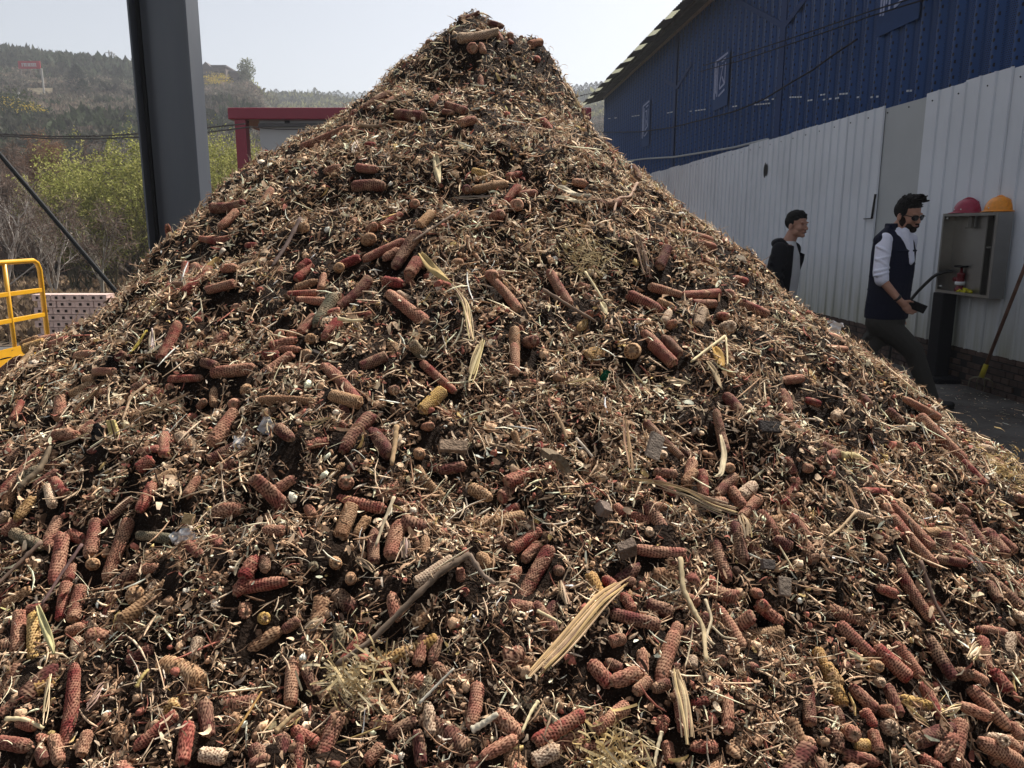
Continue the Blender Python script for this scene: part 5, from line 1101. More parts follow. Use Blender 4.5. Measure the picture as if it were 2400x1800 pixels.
stalk([(1648,862),(1670,890),(1684,925)],13,(.44,.33,.20),'tan husk blade left of the amber husk scrap',name='husk',kind='leaf',lift=.016,cat='husk')
stalk([(1555,896),(1590,902),(1620,909)],10,CR,'pale flat splinter right of the green scrap',name='wood_splinter',kind='split',lift=.012,cat='splinter')
stalk([(1673,1045),(1682,1090),(1676,1135),(1660,1142)],11,(.56,.46,.30),'pale folded husk beside the upright red cob',name='husk',kind='leaf',lift=.03,cat='husk')
stalk([(2138,1367),(2176,1428),(2216,1492)],9,(.19,.125,.095),'straight brown stick right of the long dark red cob',kind='twig',name='stick',lift=.02,cat='stick')
stalk([(1990,1260),(1955,1285),(1926,1312)],7,(.50,.36,.22),'bent tan stem in the middle of the right flank',kind='round',lift=.02)
stalk([(1972,1190),(1985,1225),(1996,1262)],11,(.32,.22,.14),'brown bark strip above the bent tan stem',kind='split',lift=.016)
stalk([(2245,1566),(2258,1548),(2273,1528)],15,CR,'cream wood chip leaning on a dark cob at the right',name='wood_chip',kind='split',lift=.03,cat='wood chip')
stalk([(2175,1697),(2200,1688),(2225,1676)],12,CR,'small cream split chip at the lower right',name='wood_chip',kind='split',lift=.035,cat='wood chip')
stalk([(2095,1668),(2125,1698),(2156,1722)],13,(.50,.38,.20),'straw splinter bundle low on the right',name='wood_splinter',kind='split',lift=.03,cat='splinter')
stalk([(2250,1348),(2270,1366),(2292,1386)],20,GY,'grey weathered wood sliver near the right edge',name='wood_chip',kind='split',lift=.02,cat='wood chip')
stalk([(1960,1548),(1985,1562),(2008,1572)],9,CR,'pale husk tongue right of the golden cob',name='husk',kind='leaf',lift=.03,cat='husk')
stalk([(1486,457),(1470,490),(1440,510),(1432,540)],6,(.42,.28,.20),'thin branching stem on the upper right face',kind='twig',name='twig',lift=.02,cat='twig')
stalk([(1270,690),(1330,728),(1392,765)],8,(.20,.14,.10),'brown stem slanting down right of the centre cobs',kind='twig',name='twig',lift=.016,cat='twig')
stalk([(1590,528),(1645,556),(1702,582)],10,(.27,.185,.12),'brown stalk lying along the upper right flank',kind='round',lift=.016)
stalk([(1486,612),(1500,640),(1514,672)],16,(.26,.18,.12),'brown wood sliver left of the pointed maroon cob',name='wood_chip',kind='split',lift=.014,cat='wood chip')
stalk([(1508,540),(1510,562),(1512,584)],7,CR,'small upright cream splinter on the upper right face',name='wood_splinter',kind='split',lift=.012,cat='splinter')
stalk([(712,552),(680,600),(644,652)],9,(.14,.10,.085),'dark leaning twig on the upper left face',kind='twig',name='twig',lift=.02,cat='twig')
stalk([(1064,518),(1020,545),(970,580)],6,(.27,.20,.15),'thin grey twig ending beside the dark maroon cob above centre',kind='twig',name='twig',lift=.02,cat='twig')
stalk([(988,620),(1010,650),(1034,672),(1060,700)],20,(.47,.34,.15),'long curled amber and pale husk leaf at the centre',name='husk',kind='leaf',lift=.03,cat='husk')
stalk([(1060,698),(1092,735),(1100,780),(1108,832)],11,(.58,.48,.30),'pale stem hanging down from the long curled husk leaf',kind='split',lift=.03)
stalk([(1130,812),(1115,860),(1098,918)],14,CR,'pale split stick right of the small red cob at the centre',kind='split',lift=.02)
stalk([(800,791),(828,784),(858,777)],9,CR,'short cream straw crossing the red cob left of centre',kind='round',lift=.035)
stalk([(1066,474),(1110,473),(1162,471)],9,GY,'grey level stalk on the upper face',kind='split',lift=.014)
stalk([(846,313),(880,306),(920,298)],10,(.24,.17,.11),'brown stalk near the crest on the left',kind='round',lift=.014)
stalk([(1022,390),(1026,415),(1032,444)],15,(.58,.48,.29),'pale upright husk below the crest',name='husk',kind='leaf',lift=.018,cat='husk')
stalk([(840,362),(836,382),(832,402)],11,(.64,.58,.46),'white wood splinter on the upper left shoulder',name='wood_splinter',kind='split',lift=.014,cat='splinter')
stalk([(932,1014),(928,1058),(921,1104)],12,(.40,.27,.15),'tan upright stalk above the centre of the heap',kind='round',lift=.02)
stalk([(780,1034),(748,1048),(714,1066)],11,(.50,.42,.22),'greenish cream straw left of the dark hollow',kind='split',lift=.02)
stalk([(928,1188),(905,1245),(886,1302)],8,(.52,.42,.28),'thin tan stalk left of a pale orange cob',kind='round',lift=.03)
stalk([(950,1272),(953,1300),(955,1332)],19,(.30,.24,.18),'grey-tan wood chip under the pale orange cob',name='wood_chip',kind='split',lift=.014,cat='wood chip')
stalk([(838,1322),(862,1336),(886,1360)],11,(.52,.42,.30),'bent pale straw below the middle cobs',kind='split',lift=.02)
stalk([(1310,1382),(1318,1425),(1331,1478)],11,(.50,.39,.25),'upright frayed straw above the long split stalk',kind='split',lift=.02)
stalk([(1256,1468),(1285,1480),(1312,1500)],8,CR,'short white root left of the long split stalk',kind='round',name='root',lift=.02,cat='root')
stalk([(988,1682),(1025,1654),(1066,1622)],7,(.66,.60,.48),'thin white straw stuck into a grey cob at the bottom',kind='round',lift=.05)
stalk([(563,1735),(592,1690),(624,1638)],6,(.46,.27,.10),'thin orange straw at the bottom left of centre',kind='round',lift=.025)
stalk([(660,1742),(688,1712),(718,1686)],12,(.44,.31,.17),'tan split stick above the short golden-tipped cob',kind='round',lift=.035)
stalk([(722,1488),(742,1474),(764,1462)],18,(.44,.35,.22),'flat ribbed straw chip in the lower middle',name='wood_chip',kind='split',lift=.018,cat='wood chip')
stalk([(217,1697),(240,1655),(264,1606)],11,(.30,.22,.17),'brown flat stalk right of the long red cob, lower left',kind='split',lift=.02)
stalk([(334,1640),(348,1618),(362,1600)],9,(.50,.38,.15),'short yellow stub lying low on the left',kind='round',lift=.02)
stalk([(1540,1735),(1530,1770),(1522,1812)],9,PL,'pale curved stem at the bottom edge, centre right',kind='round',lift=.03)
stalk([(1257,1710),(1240,1740),(1220,1800)],8,CR,'pale stem under the foot of the long split stalk',kind='round',lift=.03)
stalk([(1105,1750),(1135,1742),(1165,1732)],17,(.66,.58,.44),'whitish fuzzy stick at the bottom centre',kind='round',lift=.03)
# woody blocks, bark, slabs and scraps
def lump(px,py,w,h,d,col,label,name,cat,rot=(0,0,0),lift=.01,shape='block',rough=.85):
    P,N=surf(px,py,lift); dep=proj(P)[2]; k=dep/FPX
    m=MB(); W_,H_,D_=w*k,h*k,d*k; r_=random.Random(int(px+py))
    if shape=='block':
        m.box((0,0,0),(W_,D_,H_)); 
        m.v=[tuple(c*(1+r_.uniform(-.12,.12)) for c in v) for v in m.v]
    elif shape=='curve':
        n_=12;V=[];F=[]
        for i in range(n_+1):
            a=-.2+1.5*i/n_
            for r2 in (1,.74):
                for y in (-.5,.5): V.append((W_*.9*r2*math.sin(a)-W_*.45,y*D_+.06*D_*math.sin(i*2),H_*r2*math.cos(a)-H_*.4))
        for i in range(n_):
            b=i*4; F+=[(b,b+1,b+5,b+4),(b+2,b+6,b+7,b+3),(b,b+4,b+6,b+2),(b+1,b+3,b+7,b+5)]
        F+=[(0,2,3,1),(n_*4,n_*4+1,n_*4+3,n_*4+2)]; m.add(V,F)
    elif shape=='rag':
        n_=7;V=[];F=[]
        for i in range(n_):
            for j in range(n_): V.append(((i/(n_-1)-.5)*W_*(1+r_.uniform(-.15,.15)),(r_.uniform(-.5,.5))*D_,(j/(n_-1)-.5)*H_*(1+r_.uniform(-.15,.15))))
        for i in range(n_-1):
            for j in range(n_-1): F.append((i*n_+j,i*n_+j+1,(i+1)*n_+j+1,(i+1)*n_+j))
        m.add(V,F)
    if isinstance(col,tuple): mt=mat(name+'_surface',col,rough,noise=.4,nscale=60,bump=.6,bscale=180)
    else: mt=col
    o=m.build(name,mt,loc=P+N*H_*.15,smooth=(shape=='rag')); 
    if shape=='block':
        md=o.modifiers.new('b','BEVEL');md.width=min(W_,H_)*.06;md.segments=2
    if shape=='rag': md=o.modifiers.new('s','SUBSURF');md.levels=2;md.render_levels=2
    o.rotation_euler=rot; tag(o,label,cat); return o
lump(1408,1212,30,26,30,(.24,.18,.145),'small square greyish wood block near the centre right','wood_block','wood block',(.5,.4,.6),.022)
lump(1462,1305,42,34,30,(.17,.125,.095),'broken grey-brown bark chunk above the dark cobs','bark_chunk','bark',(.3,-.3,.2),.02)
lump(1300,1120,62,62,40,(.25,.19,.125),'curved ribbed bark piece in the middle of the right face','bark_piece','bark',(.1,.1,.5),.03,'curve')
lump(1525,1068,34,62,14,(.34,.27,.21),'rough grey slab left of the cluster of red cobs','slab','slab',(-.5,.5,.2),.02)
lump(1793,1057,50,28,8,(.06,.05,.045),'dark flat board scrap under the round red cob end','board_scrap','board scrap',(-.7,.05,0),.012)
lump(1826,1392,32,44,8,(.32,.25,.19),'grey wood chip just above the short deep red cob','wood_chip','wood chip',(-.6,.2,.1),.018)
lump(1790,1335,34,22,14,(.17,.14,.12),'grey-brown chunk below the deep red cob with a tapered tail','bark_chunk','bark',(-.5,.2,.3),.014)
lump(255,1058,46,44,20,(.04,.037,.036),'dark grey crumpled scrap left of the yellow kernel husk','scrap','scrap',(.2,.2,.3),.012,'rag')
lump(283,1050,20,40,12,(.60,.48,.20),'yellow husk stub with a pale rib on the left','husk_stub','husk',(-.3,-.3,.1),.02)
lump(1413,893,20,26,14,(.01,.10,.05),'small dark green crumpled scrap near the centre right','green_scrap','scrap',(.2,.2,.3),.014,'rag')
lump(745,865,26,24,20,(.045,.037,.032),'dark grey lump beside the small dark hollow left of centre','dark_lump','scrap',(.2,.5,.3),.01)
lump(455,1235,28,24,6,(.40,.28,.14),'ribbed tan wood chip right of the grey-green cob','wood_chip','wood chip',(-.5,.2,.1),.022)
lump(1062,1055,66,30,14,(.27,.19,.13),'flat reddish bark flake above the dark maroon cob','bark_flake','bark',(-.9,.1,.1),.008)
M_film=bpy.data.materials.new('clear_plastic_film');M_film.use_nodes=True
n=M_film.node_tree.nodes;l=M_film.node_tree.links;b=n['Principled BSDF'];b.inputs['Base Color'].default_value=(.75,.78,.82,1);b.inputs['Roughness'].default_value=.18;b.inputs['Specular IOR Level'].default_value=.8
trn=n.new('ShaderNodeBsdfTransparent');ms=n.new('ShaderNodeMixShader');ms.inputs[0].default_value=.45;l.new(trn.outputs[0],ms.inputs[1]);l.new(b.outputs[0],ms.inputs[2]);l.new(ms.outputs[0],n['Material Output'].inputs[0])
lump(570,1056,30,30,26,M_film,'left bit of clear crumpled plastic in the dark hollow','plastic_scrap','plastic scrap',(.2,.2,.3),.012,'rag')
lump(636,1046,36,48,26,M_film,'right bit of clear crumpled plastic in the dark hollow','plastic_scrap','plastic scrap',(.4,.5,.3),.012,'rag')
lump(442,1285,52,34,24,M_film,'small translucent plastic film scrap right of the grey-green cob','plastic_scrap','plastic scrap',(.2,-.4,.3),.024,'rag')
M_wb=mat('white_plastic',(.70,.70,.70),.35)
P=at_y(1945,765,5.6); 
lump(1945,765,44,26,30,M_wb,'crumpled white plastic bag on the right edge of the heap','white_bag','plastic bag',(.2,.2,.3),.02,'rag')
# tuft of yellow shavings at the bottom
def tuft(px,py,wpx,nf,lr,wr,cols,name,label):
    P,N=surf(px,py,.02);dep=proj(P)[2];k_=dep/FPX;V=[];F=[];C=[]
    for i in range(nf):
        a=P+Vector(rng.normal(0,wpx*k_*.36,3)); a.z=max(float(pile(a.x,a.y)),a.z-.03)+rng.uniform(0,.02)
        d=Vector(rng.normal(0,1,3)).normalized();sd=d.orthogonal().normalized();L=rng.uniform(*lr);w=rng.uniform(*wr);cu=rng.normal(0,2.2)
        cc=np.array(cols[rng.integers(len(cols))])*rng.uniform(.8,1.15);b=len(V);p=a-P;S_=7;n2=d.cross(sd)
        for j in range(S_+1):
            th=cu*j/S_; dd=d*math.cos(th)+n2*math.sin(th); V+=[p+sd*w/2,p-sd*w/2];C+=[(*cc,1)]*2;p=p+dd*L/S_
        for j in range(S_): F.append((b+2*j,b+2*j+1,b+2*j+3,b+2*j+2))
    mb_=MB();mb_.v=[tuple(v) for v in V];mb_.f=F;mb_.c=[tuple(float(q) for q in c) for c in C];mb_.m=[0]*len(F)
    o=mb_.build(name,M_straw,loc=P);tag(o,label,'straw',kind='stuff');return o
tuft(1425,1785,105,230,(.02,.06),(.0012,.004),[(.60,.46,.24),(.55,.40,.18),(.64,.52,.32)],'straw_tuft','tuft of curly yellow shavings at the bottom edge')
tuft(2330,1105,90,260,(.02,.05),(.0010,.003),[(.60,.44,.20),(.5,.36,.16)],'straw_tuft','yellow straw tuft around an orange cob on the right edge')
tuft(1370,610,90,260,(.02,.05),(.0010,.0028),[(.55,.44,.25),(.5,.38,.2)],'straw_tuft','loose pale fibres on the upper right face')
tuft(840,1590,110,240,(.02,.05),(.0010,.004),[(.58,.48,.30),(.5,.38,.2)],'straw_tuft','frayed pale fibres at the lower end of the long bent twig')
# ================================================================ litter on the yard by the fence
def litter():
    k=5200; s=rng.uniform(1.0,12.5,k); L=LF-np.abs(rng.normal(0,1,k))**1.0*1.3; 
    x=WD.x*s+WN.x*L;y=WD.y*s+WN.y*L
    ok=pile0(x,y)<.0; x,y=x[ok],y[ok];k=len(x)
    a=rng.uniform(0,PI,k);ln=rng.uniform(.008,.06,k)*(rng.random(k)<.3)+rng.uniform(.006,.02,k);w=rng.uniform(.0025,.007,k)
    T=np.stack([np.cos(a),np.sin(a),rng.normal(0,.1,k)],-1);S=np.stack([-np.sin(a),np.cos(a),rng.normal(0,.3,k)],-1)
    C=np.stack([x,y,np.full(k,.012)+rng.uniform(0,.012,k)],-1)
    V=np.stack([C+T*ln[:,None]/2+S*w[:,None]/2,C+T*ln[:,None]/2-S*w[:,None]/2,C-T*ln[:,None]/2-S*w[:,None]/2,C-T*ln[:,None]/2+S*w[:,None]/2],1).reshape(-1,3)
    Q=(np.arange(k)[:,None]*4+np.arange(4)[None]); col=colours(k,PW_l);colv=np.repeat(np.concatenate([col,np.ones((k,1))],1),4,0)
    o=npmesh('yard_litter',V,Q,M_chaff,C=colv);tag(o,'dry straw litter strewn on the shaded yard along the fence','litter',kind='stuff')
litter()
# ================================================================ hose cabinet on its post, hats, valve, hose, fork
M_ss=mat('stainless_steel',(.34,.33,.31),.30,metal=.9,noise=.2,nscale=3); M_ssd=mat('stainless_inside',(.16,.155,.14),.45,metal=.8,noise=.2,nscale=4)
LC=LF-.42
# anchor: outline of the open face in the photo
cTL=at_wall(2213,493,LC);cTR=at_wall(2352,495,LC);cBL=at_wall(2193,680,LC);cBR=at_wall(2315,700,LC)

LC=LF-.17
s0=at_wall(2343,497,LC).dot(WD); s1=at_wall(2213,495,LC).dot(WD); zc1=at_wall(2345,497,LC).z; zc0=at_wall(2316,700,LC).z
cab=empty('hose_cabinet',wp((s0+s1)/2,LF-.12,zc0)); tag(cab,'open stainless steel fire hose cabinet on a black post by the white fence','cabinet'); co=cab.location
def cb(m,a,b_,mat_=0):   # box from (s,L,z) to (s,L,z)
    m.box(wp((a[0]+b_[0])/2,(a[1]+b_[1])/2,(a[2]+b_[2])/2)-co,(abs(b_[1]-a[1]),abs(b_[0]-a[0]),abs(b_[2]-a[2])),rotw,mat=mat_)
t=.012
m=MB()
cb(m,(s0+t,LF-.03,zc0+t),(s1-t,LF-.045,zc1-t))                       # back
cb(m,(s0,LC,zc1-t),(s1,LF-.03,zc1));cb(m,(s0,LC,zc0),(s1,LF-.03,zc0+t))
cb(m,(s0,LC+.001,zc0+t),(s0+t,LF-.03,zc1-t));cb(m,(s1-t,LC+.001,zc0+t),(s1,LF-.03,zc1-t))
m.build('housing',M_ss,cab)
m=MB()   # front frame
w=.028
cb(m,(s0,LC-.008,zc1-w),(s1,LC-.001,zc1));cb(m,(s0,LC-.008,zc0),(s1,LC-.001,zc0+w));cb(m,(s0,LC-.008,zc0+w),(s0+w+.01,LC-.001,zc1-w));cb(m,(s1-w,LC-.008,zc0+w),(s1,LC-.001,zc1-w))
m.build('front_frame',M_ss,cab)
m=MB();cb(m,(s0+.22,LF-.05,zc0+t),(s0+.235,LC+.05,zc1-t));cb(m,(s0+.03,LC+.06,zc0+.47),(s0+.22,LF-.05,zc0+.485));cb(m,(s0+.03,LF-.07,zc0+t),(s0+.22,LF-.05,zc1-t));m.build('inner_partition',M_ssd,cab)
m=MB();cb(m,(s1-.36,LC+.07,zc1-.14),(s1-.31,LC+.10,zc1-t));cb(m,(s1-.39,LC+.06,zc1-.15),(s1-.28,LC+.10,zc1-.14));m.build('reel_bracket',M_ssd,cab)
m=MB()
for (a_,z) in ((s1-.05,zc1-.05),(s1-.05,zc0+.06)): m.ell(wp(a_,LC+.02,z)-co,(.018,.018,.018),n=8,m=6)
m.build('hinge_pin',M_ss,cab)
# post
pb=at_wall(2222,705,LC+.08); sp_=pb.dot(WD)
post=empty('black_post',wp(sp_,LF-.13,0)); tag(post,'thick black post carrying the steel hose cabinet','post')
M_blk=mat('black_rubber_paint',(.010,.010,.012),.6)
m=MB();m.box((0,0,zc0/2-.001),(.15,.19,zc0-.002),rotw);m.build('post_body',M_blk,post,bevel=.012)
m=MB();m.box((0,0,.03),(.26,.46,.06),rotw);m.build('foot_plate',M_blk,post,bevel=.01)
for dx,z in ():
    m=MB();m.lathe([(.13,-.05),(.24,-.055),(.27,-.03),(.27,.03),(.24,.055),(.13,.05),(.13,-.05)],28,(-.02,dx-.03,z+.02)); o=m.build('weight_ring',M_blk,post,smooth=True)
# hard hats
def hat(c,yaw,colr,label,nm):
    e=empty('hard_hat',c,yaw); tag(e,label,'hard hat','hard hats on the steel cabinet')
    mt=mat(nm,colr,.38,noise=.22,nscale=30,spec=.45)
    m=MB();pr=[(.128,0)];
    for i in range(1,13):
        a=PI/2*i/12; pr.append((.125*math.cos(a)**.85 if i<12 else .001,.125*math.sin(a)+.012))
    m.lathe(pr,32,(0,0,.0)); m.v=[(v[0]*1.12,v[1]*.95,v[2]) for v in m.v]; m.build('shell',mt,e,smooth=True)
    m=MB();V=[];F=[];n_=40
    for i in range(n_):
        a=2*PI*i/n_; ex=.012+.05*max(0,math.cos(a))**3
        for r2,z in ((.120,.012),(.128+ex,.0-.006*max(0,math.cos(a))),(.128+ex,-.006-.006*max(0,math.cos(a))),(.118,.002)):
            V.append((r2*1.12*math.cos(a),r2*.95*math.sin(a),z))
    for i in range(n_):
        for j in range(4): F.append((i*4+j,i*4+(j+1)%4,((i+1)%n_)*4+(j+1)%4,((i+1)%n_)*4+j))
    m.add(V,F);m.build('brim',mt,e,smooth=True)
    m=MB();
    pts=[(math.cos(a)*.137,0,math.sin(a)*.132+.012) for a in np.linspace(.25,PI-.25,14)]
    m.tube(pts,.008,8);m.build('crest_ridge',mt,e,smooth=True)
    m=MB()
    for sy in(-1,1):
        for x in (-.03,.05): m.ell((x,sy*.118,.03),(.007,.005,.007),n=8,m=6)
    m.build('rivet',mat('hat_rivet',(.6,.6,.6),.4),e)
    return e
c=at_wall(2268,495,LC+.10); hat((c.x,c.y,zc1+.008),math.atan2(WD.y,WD.x)+R(12),(.30,.012,.045),'crimson hard hat resting on the left of the steel cabinet','crimson_hat_plastic')
c=at_wall(2341,495,LC+.11); hat((c.x,c.y,zc1+.012),math.atan2(WD.y,WD.x)+R(-4),(.78,.27,.010),'amber yellow hard hat resting on the right of the steel cabinet','amber_hat_plastic')
# valve with wheel
c=at_wall(2250,665,LC+.10); v=empty('hydrant_valve',(c.x,c.y,zc0+t)); v.scale=(.8,.8,.86); tag(v,'small red hydrant valve with black hand wheel inside the steel cabinet','valve')
M_red=mat('valve_red',(.13,.005,.010),.45); hh=.30
MB().lathe([(.001,0),(.06,0),(.06,.05),(.045,.055),(.045,.20),(.05,.21),(.05,.225),(.02,.235),(.015,hh),(.001,hh)],20).build('body',M_red,v,smooth=True)
MB().lathe([(.048,.085),(.062,.088),(.062,.125),(.048,.128)],20).build('white_band',mat('white_band',(.6,.6,.6),.5),v,smooth=True)
MB().lathe([(.001,hh),(.085,hh-.004),(.092,hh+.008),(.085,hh+.018),(.001,hh+.012)],20).build('hand_wheel',M_blk,v,smooth=True)
MB().tube([(0,0,.15),(-.03,.09,.15)],.03,12).build('outlet',M_red,v,smooth=True)
c=at_wall(2262,688,LC+.06); m=MB()
for i in range(26): m.ell((rng.normal(0,.035),rng.normal(0,.03),.012+abs(rng.normal(0,.015))),(.02,.012,.010),Euler((rng.uniform(0,3),rng.uniform(0,3),rng.uniform(0,3))).to_matrix(),8,6)
o=m.build('crumpled_rag',mat('yellow_rag',(.45,.40,.03),.8),smooth=True,loc=(c.x,c.y,zc0+t)); tag(o,'crumpled yellow green rag on the floor of the steel cabinet','rag')
# hose
a=at_wall(2207,638,LC+.04); 
pts=[(2235,634,LC+.14),(2207,639,LC+.02),(2190,646,LC-.03),(2170,664,LC-.05),(2150,684,LC-.06),(2125,715,LC-.07),(2100,760,LC-.07),(2085,830,LC-.02)]
P=[at_wall(x,y,L) for x,y,L in pts]; P.append(Vector((P[-1].x,P[-1].y,.03)));c0=P[0].copy()
Q=[]
for i in range(len(P)-1):
    for t_ in np.linspace(0,1,5,endpoint=False): Q.append(P[i].lerp(P[i+1],t_))
Q.append(P[-1])
for _ in range(3): Q=[Q[0]]+[(Q[i-1]+Q[i]*2+Q[i+1])/4 for i in range(1,len(Q)-1)]+[Q[-1]]
o=MB().tube([q-c0 for q in Q],.017,10).build('fire_hose',mat('hose_rubber',(.014,.014,.014),.5),smooth=True,loc=c0); tag(o,'black hose drooping out of the steel cabinet behind the bearded man','hose')
# garden fork leaning on the fence
g0=at_z(2296,905,0.0); 
tipL=at_z(2296,918,0.0); tl=tipL.dot(WN); ts=tipL.dot(WD)
colr_=at_wall(2310,858,min(LF-.12,tl+.05)); topd=None
fk=empty('garden_fork',tipL); tag(fk,'long-handled garden fork with a yellow socket leaning on the fence','fork')
cpos=colr_; sock_low=at_wall(2300,884,min(LF-.14,tl+.03))
hd=(cpos-sock_low).normalized(); 
up_=at_wall(2412,600,LF-.06)
MB().tube([cpos-tipL,up_-tipL,up_+(up_-cpos)*.10-tipL],.0165,10).build('handle',mat('worn_wood_handle',(.20,.11,.08),.7,noise=.4,nscale=12),fk,smooth=True)
MB().tube([sock_low-tipL,cpos-tipL+(up_-cpos).normalized()*.02],[.026,.022],10).build('socket',mat('fork_yellow',(.34,.28,.03),.6),fk,smooth=True)
M_tine=mat('fork_tine_steel',(.22,.20,.13),.45,metal=.5)
sd=WD*.8-WN*.6
for i in range(4):
    u=(i-1.5)*.055; b0=sock_low-tipL; tip=Vector((0,0,.01))+sd*u*1.25-(up_-cpos).normalized()*Vector((1,1,0)).length*0.0
    mid=b0.lerp(tip,.25)+sd*u*.9
    o=MB().tube([b0,b0+sd*u*.8-Vector((0,0,.01)),mid,b0.lerp(tip,.65)+sd*u*.5,tip],[.008,.008,.007,.006,.002],8).build('tine',M_tine,fk,smooth=True)

# ================================================================ people
def loft(m,st,side,fwd,n=24):
    """closed tube through rings: (centre, half width along side, half depth along fwd)"""
    V=[];F=[];k=len(st)
    for c,a,b_ in st:
        for j in range(n):
            t=2*PI*j/n; V.append(Vector(c)+side*math.cos(t)*a+fwd*math.sin(t)*b_)
    for i in range(k-1):
        for j in range(n): F.append((i*n+j,i*n+(j+1)%n,(i+1)*n+(j+1)%n,(i+1)*n+j))
    F.append(tuple(range(n-1,-1,-1)));F.append(tuple((k-1)*n+j for j in range(n)))
    m.add(V,F)
def cap(m,a,b_,ra,rb,n=14):
    a=Vector(a);b_=Vector(b_);d=(b_-a);L=max(d.length,1e-5);d=d/L;pts=[];rs=[]
    for t in (-1,-.92,-.7,-.38): pts.append(a+d*ra*t);rs.append(ra*math.sqrt(max(.0004,1-t*t)))
    for t in (0,.33,.66,1): pts.append(a+d*L*t);rs.append(ra+(rb-ra)*t)
    for t in (.38,.7,.92,1): pts.append(b_+d*rb*t);rs.append(rb*math.sqrt(max(.0004,1-t*t)))
    m.tube(pts,rs,n)
def blob(name,m,mt,parent,vox,smooth=4,origin=Vector((0,0,0))):
    me=bpy.data.meshes.new('tmp');me.from_pydata([tuple(Vector(v)-origin) for v in m.v],[],m.f);me.update()
    o=bpy.data.objects.new('tmp',me);SC.collection.objects.link(o)
    r=o.modifiers.new('r','REMESH');r.mode='VOXEL';r.voxel_size=vox;r.use_smooth_shade=True
    s=o.modifiers.new('s','SMOOTH');s.iterations=smooth;s.factor=.5
    dg=bpy.context.evaluated_depsgraph_get(); me2=bpy.data.meshes.new_from_object(o.evaluated_get(dg)); bpy.data.objects.remove(o)
    me2.name=name; me2.materials.clear();me2.materials.append(mt)
    me2.polygons.foreach_set('use_smooth',[True]*len(me2.polygons))
    q=bpy.data.objects.new(name,me2);SC.collection.objects.link(q);q.parent=parent;return q
M_skin=mat('skin',(.42,.22,.15),.6,noise=.12,nscale=14,spec=.35);M_skin2=mat('skin_tan',(.44,.23,.155),.6,noise=.12,nscale=14,spec=.35)
M_hair=mat('black_hair',(.006,.0055,.0055),.7,bump=.8,bscale=300,stretch=(1,1,.2))
M_navy=mat('navy_quilted_vest',(.005,.007,.022),.75,bump=.3,bscale=60);M_jkt=mat('black_jacket',(.004,.0045,.008),.8,bump=.3,bscale=40)
M_shirt=mat('white_shirt',(.74,.75,.86),.8,bump=.35,bscale=26);M_tee=mat('white_tee',(.58,.59,.60),.85,bump=.3,bscale=26);M_trs=mat('charcoal_trousers',(.055,.052,.046),.85,bump=.4,bscale=20);M_shoe=mat('black_shoe',(.008,.008,.008),.4)
HS=1.1
M_lip=mat('lip',(.25,.08,.07),.5); M_glass=mat('dark_lens',(.005,.005,.006),.12,spec=.6)
def headframe(c,yaw,pitch,roll=0):
    return Matrix.Translation(c)@Matrix.Rotation(yaw,4,'Z')@Matrix.Rotation(pitch,4,'Y')@Matrix.Rotation(roll,4,'X')@Matrix.Scale(HS,4)
def head_parts(m,M,beard=False):
    T=lambda p:M@Vector(p); Rm=M.to_3x3()
    E=lambda c,r:m.ell(T(c),r,Rm,18,12)
    E((-.012,0,.035),(.099,.077,.090));E((.030,0,-.022),(.066,.062,.085));E((.030,0,-.073),(.056,.051,.040));E((.072,0,-.096),(.022,.025,.019))
    for s in(-1,1): E((.058,s*.036,-.028),(.034,.026,.030));E((-.012,s*.079,-.018),(.020,.009,.032));E((.02,s*.05,-.065),(.04,.016,.03));E((.083,s*.028,.024),(.014,.024,.009))
    cap(m,T((.090,0,.008)),T((.113,0,-.030)),.009,.013);E((.104,.012,-.036),(.011,.009,.008));E((.104,-.012,-.036),(.011,.009,.008))
    E((.088,0,-.062),(.016,.026,.012))
def person(name,label,org):
    e=empty(name,org);tag(e,label,'person');return e
# ---------------- bearded man with sunglasses
o2=at_z(2110,955,0.0);o2=Vector((3.72,6.9,0))
p2=person('person','bearded man in sunglasses, navy vest and rolled white sleeves, walking with a phone in hand',o2)
yaw=R(-56); f=Vector((math.cos(yaw),math.sin(yaw),0)); lf=Vector((-f.y,f.x,0))
Nk=at_y(2103,536,6.90); Hp=at_y(2078,728,6.90); Hd=at_y(2129,503,6.86)
MH=headframe(Hd,R(-66),R(15),R(4))
ShR=Nk-lf*.20+Vector((0,0,-.10)); ShL=Nk+lf*.20+Vector((0,0,-.10))
ElR=at_y(2062,650,6.66); WrR=at_y(2108,704,6.56); 
ElL=at_y(2112,655,7.10); WrL=at_y(2112,735,7.14)
m=MB(); head_parts(m,MH)
cap(m,MH@Vector((-.022,0,-.06)),Nk+Vector((0,0,-.02)),.060,.066)
up=(Nk-Hp).normalized()
loft(m,[(Hp+up*t*(Nk-Hp).length,a,b_) for t,a,b_ in ((-.12,.13,.10),(0,.15,.11),(.3,.14,.105),(.6,.165,.12),(.85,.17,.11),(.96,.10,.08))],lf,f)
HipR=Hp-lf*.09-Vector((0,0,.06));HipL=Hp+lf*.09-Vector((0,0,.06))
KnF=at_y(2140,822,6.84);AnF=at_y(2180,930,6.86);KnB=at_y(2030,818,6.98);AnB=at_y(1972,912,7.04)
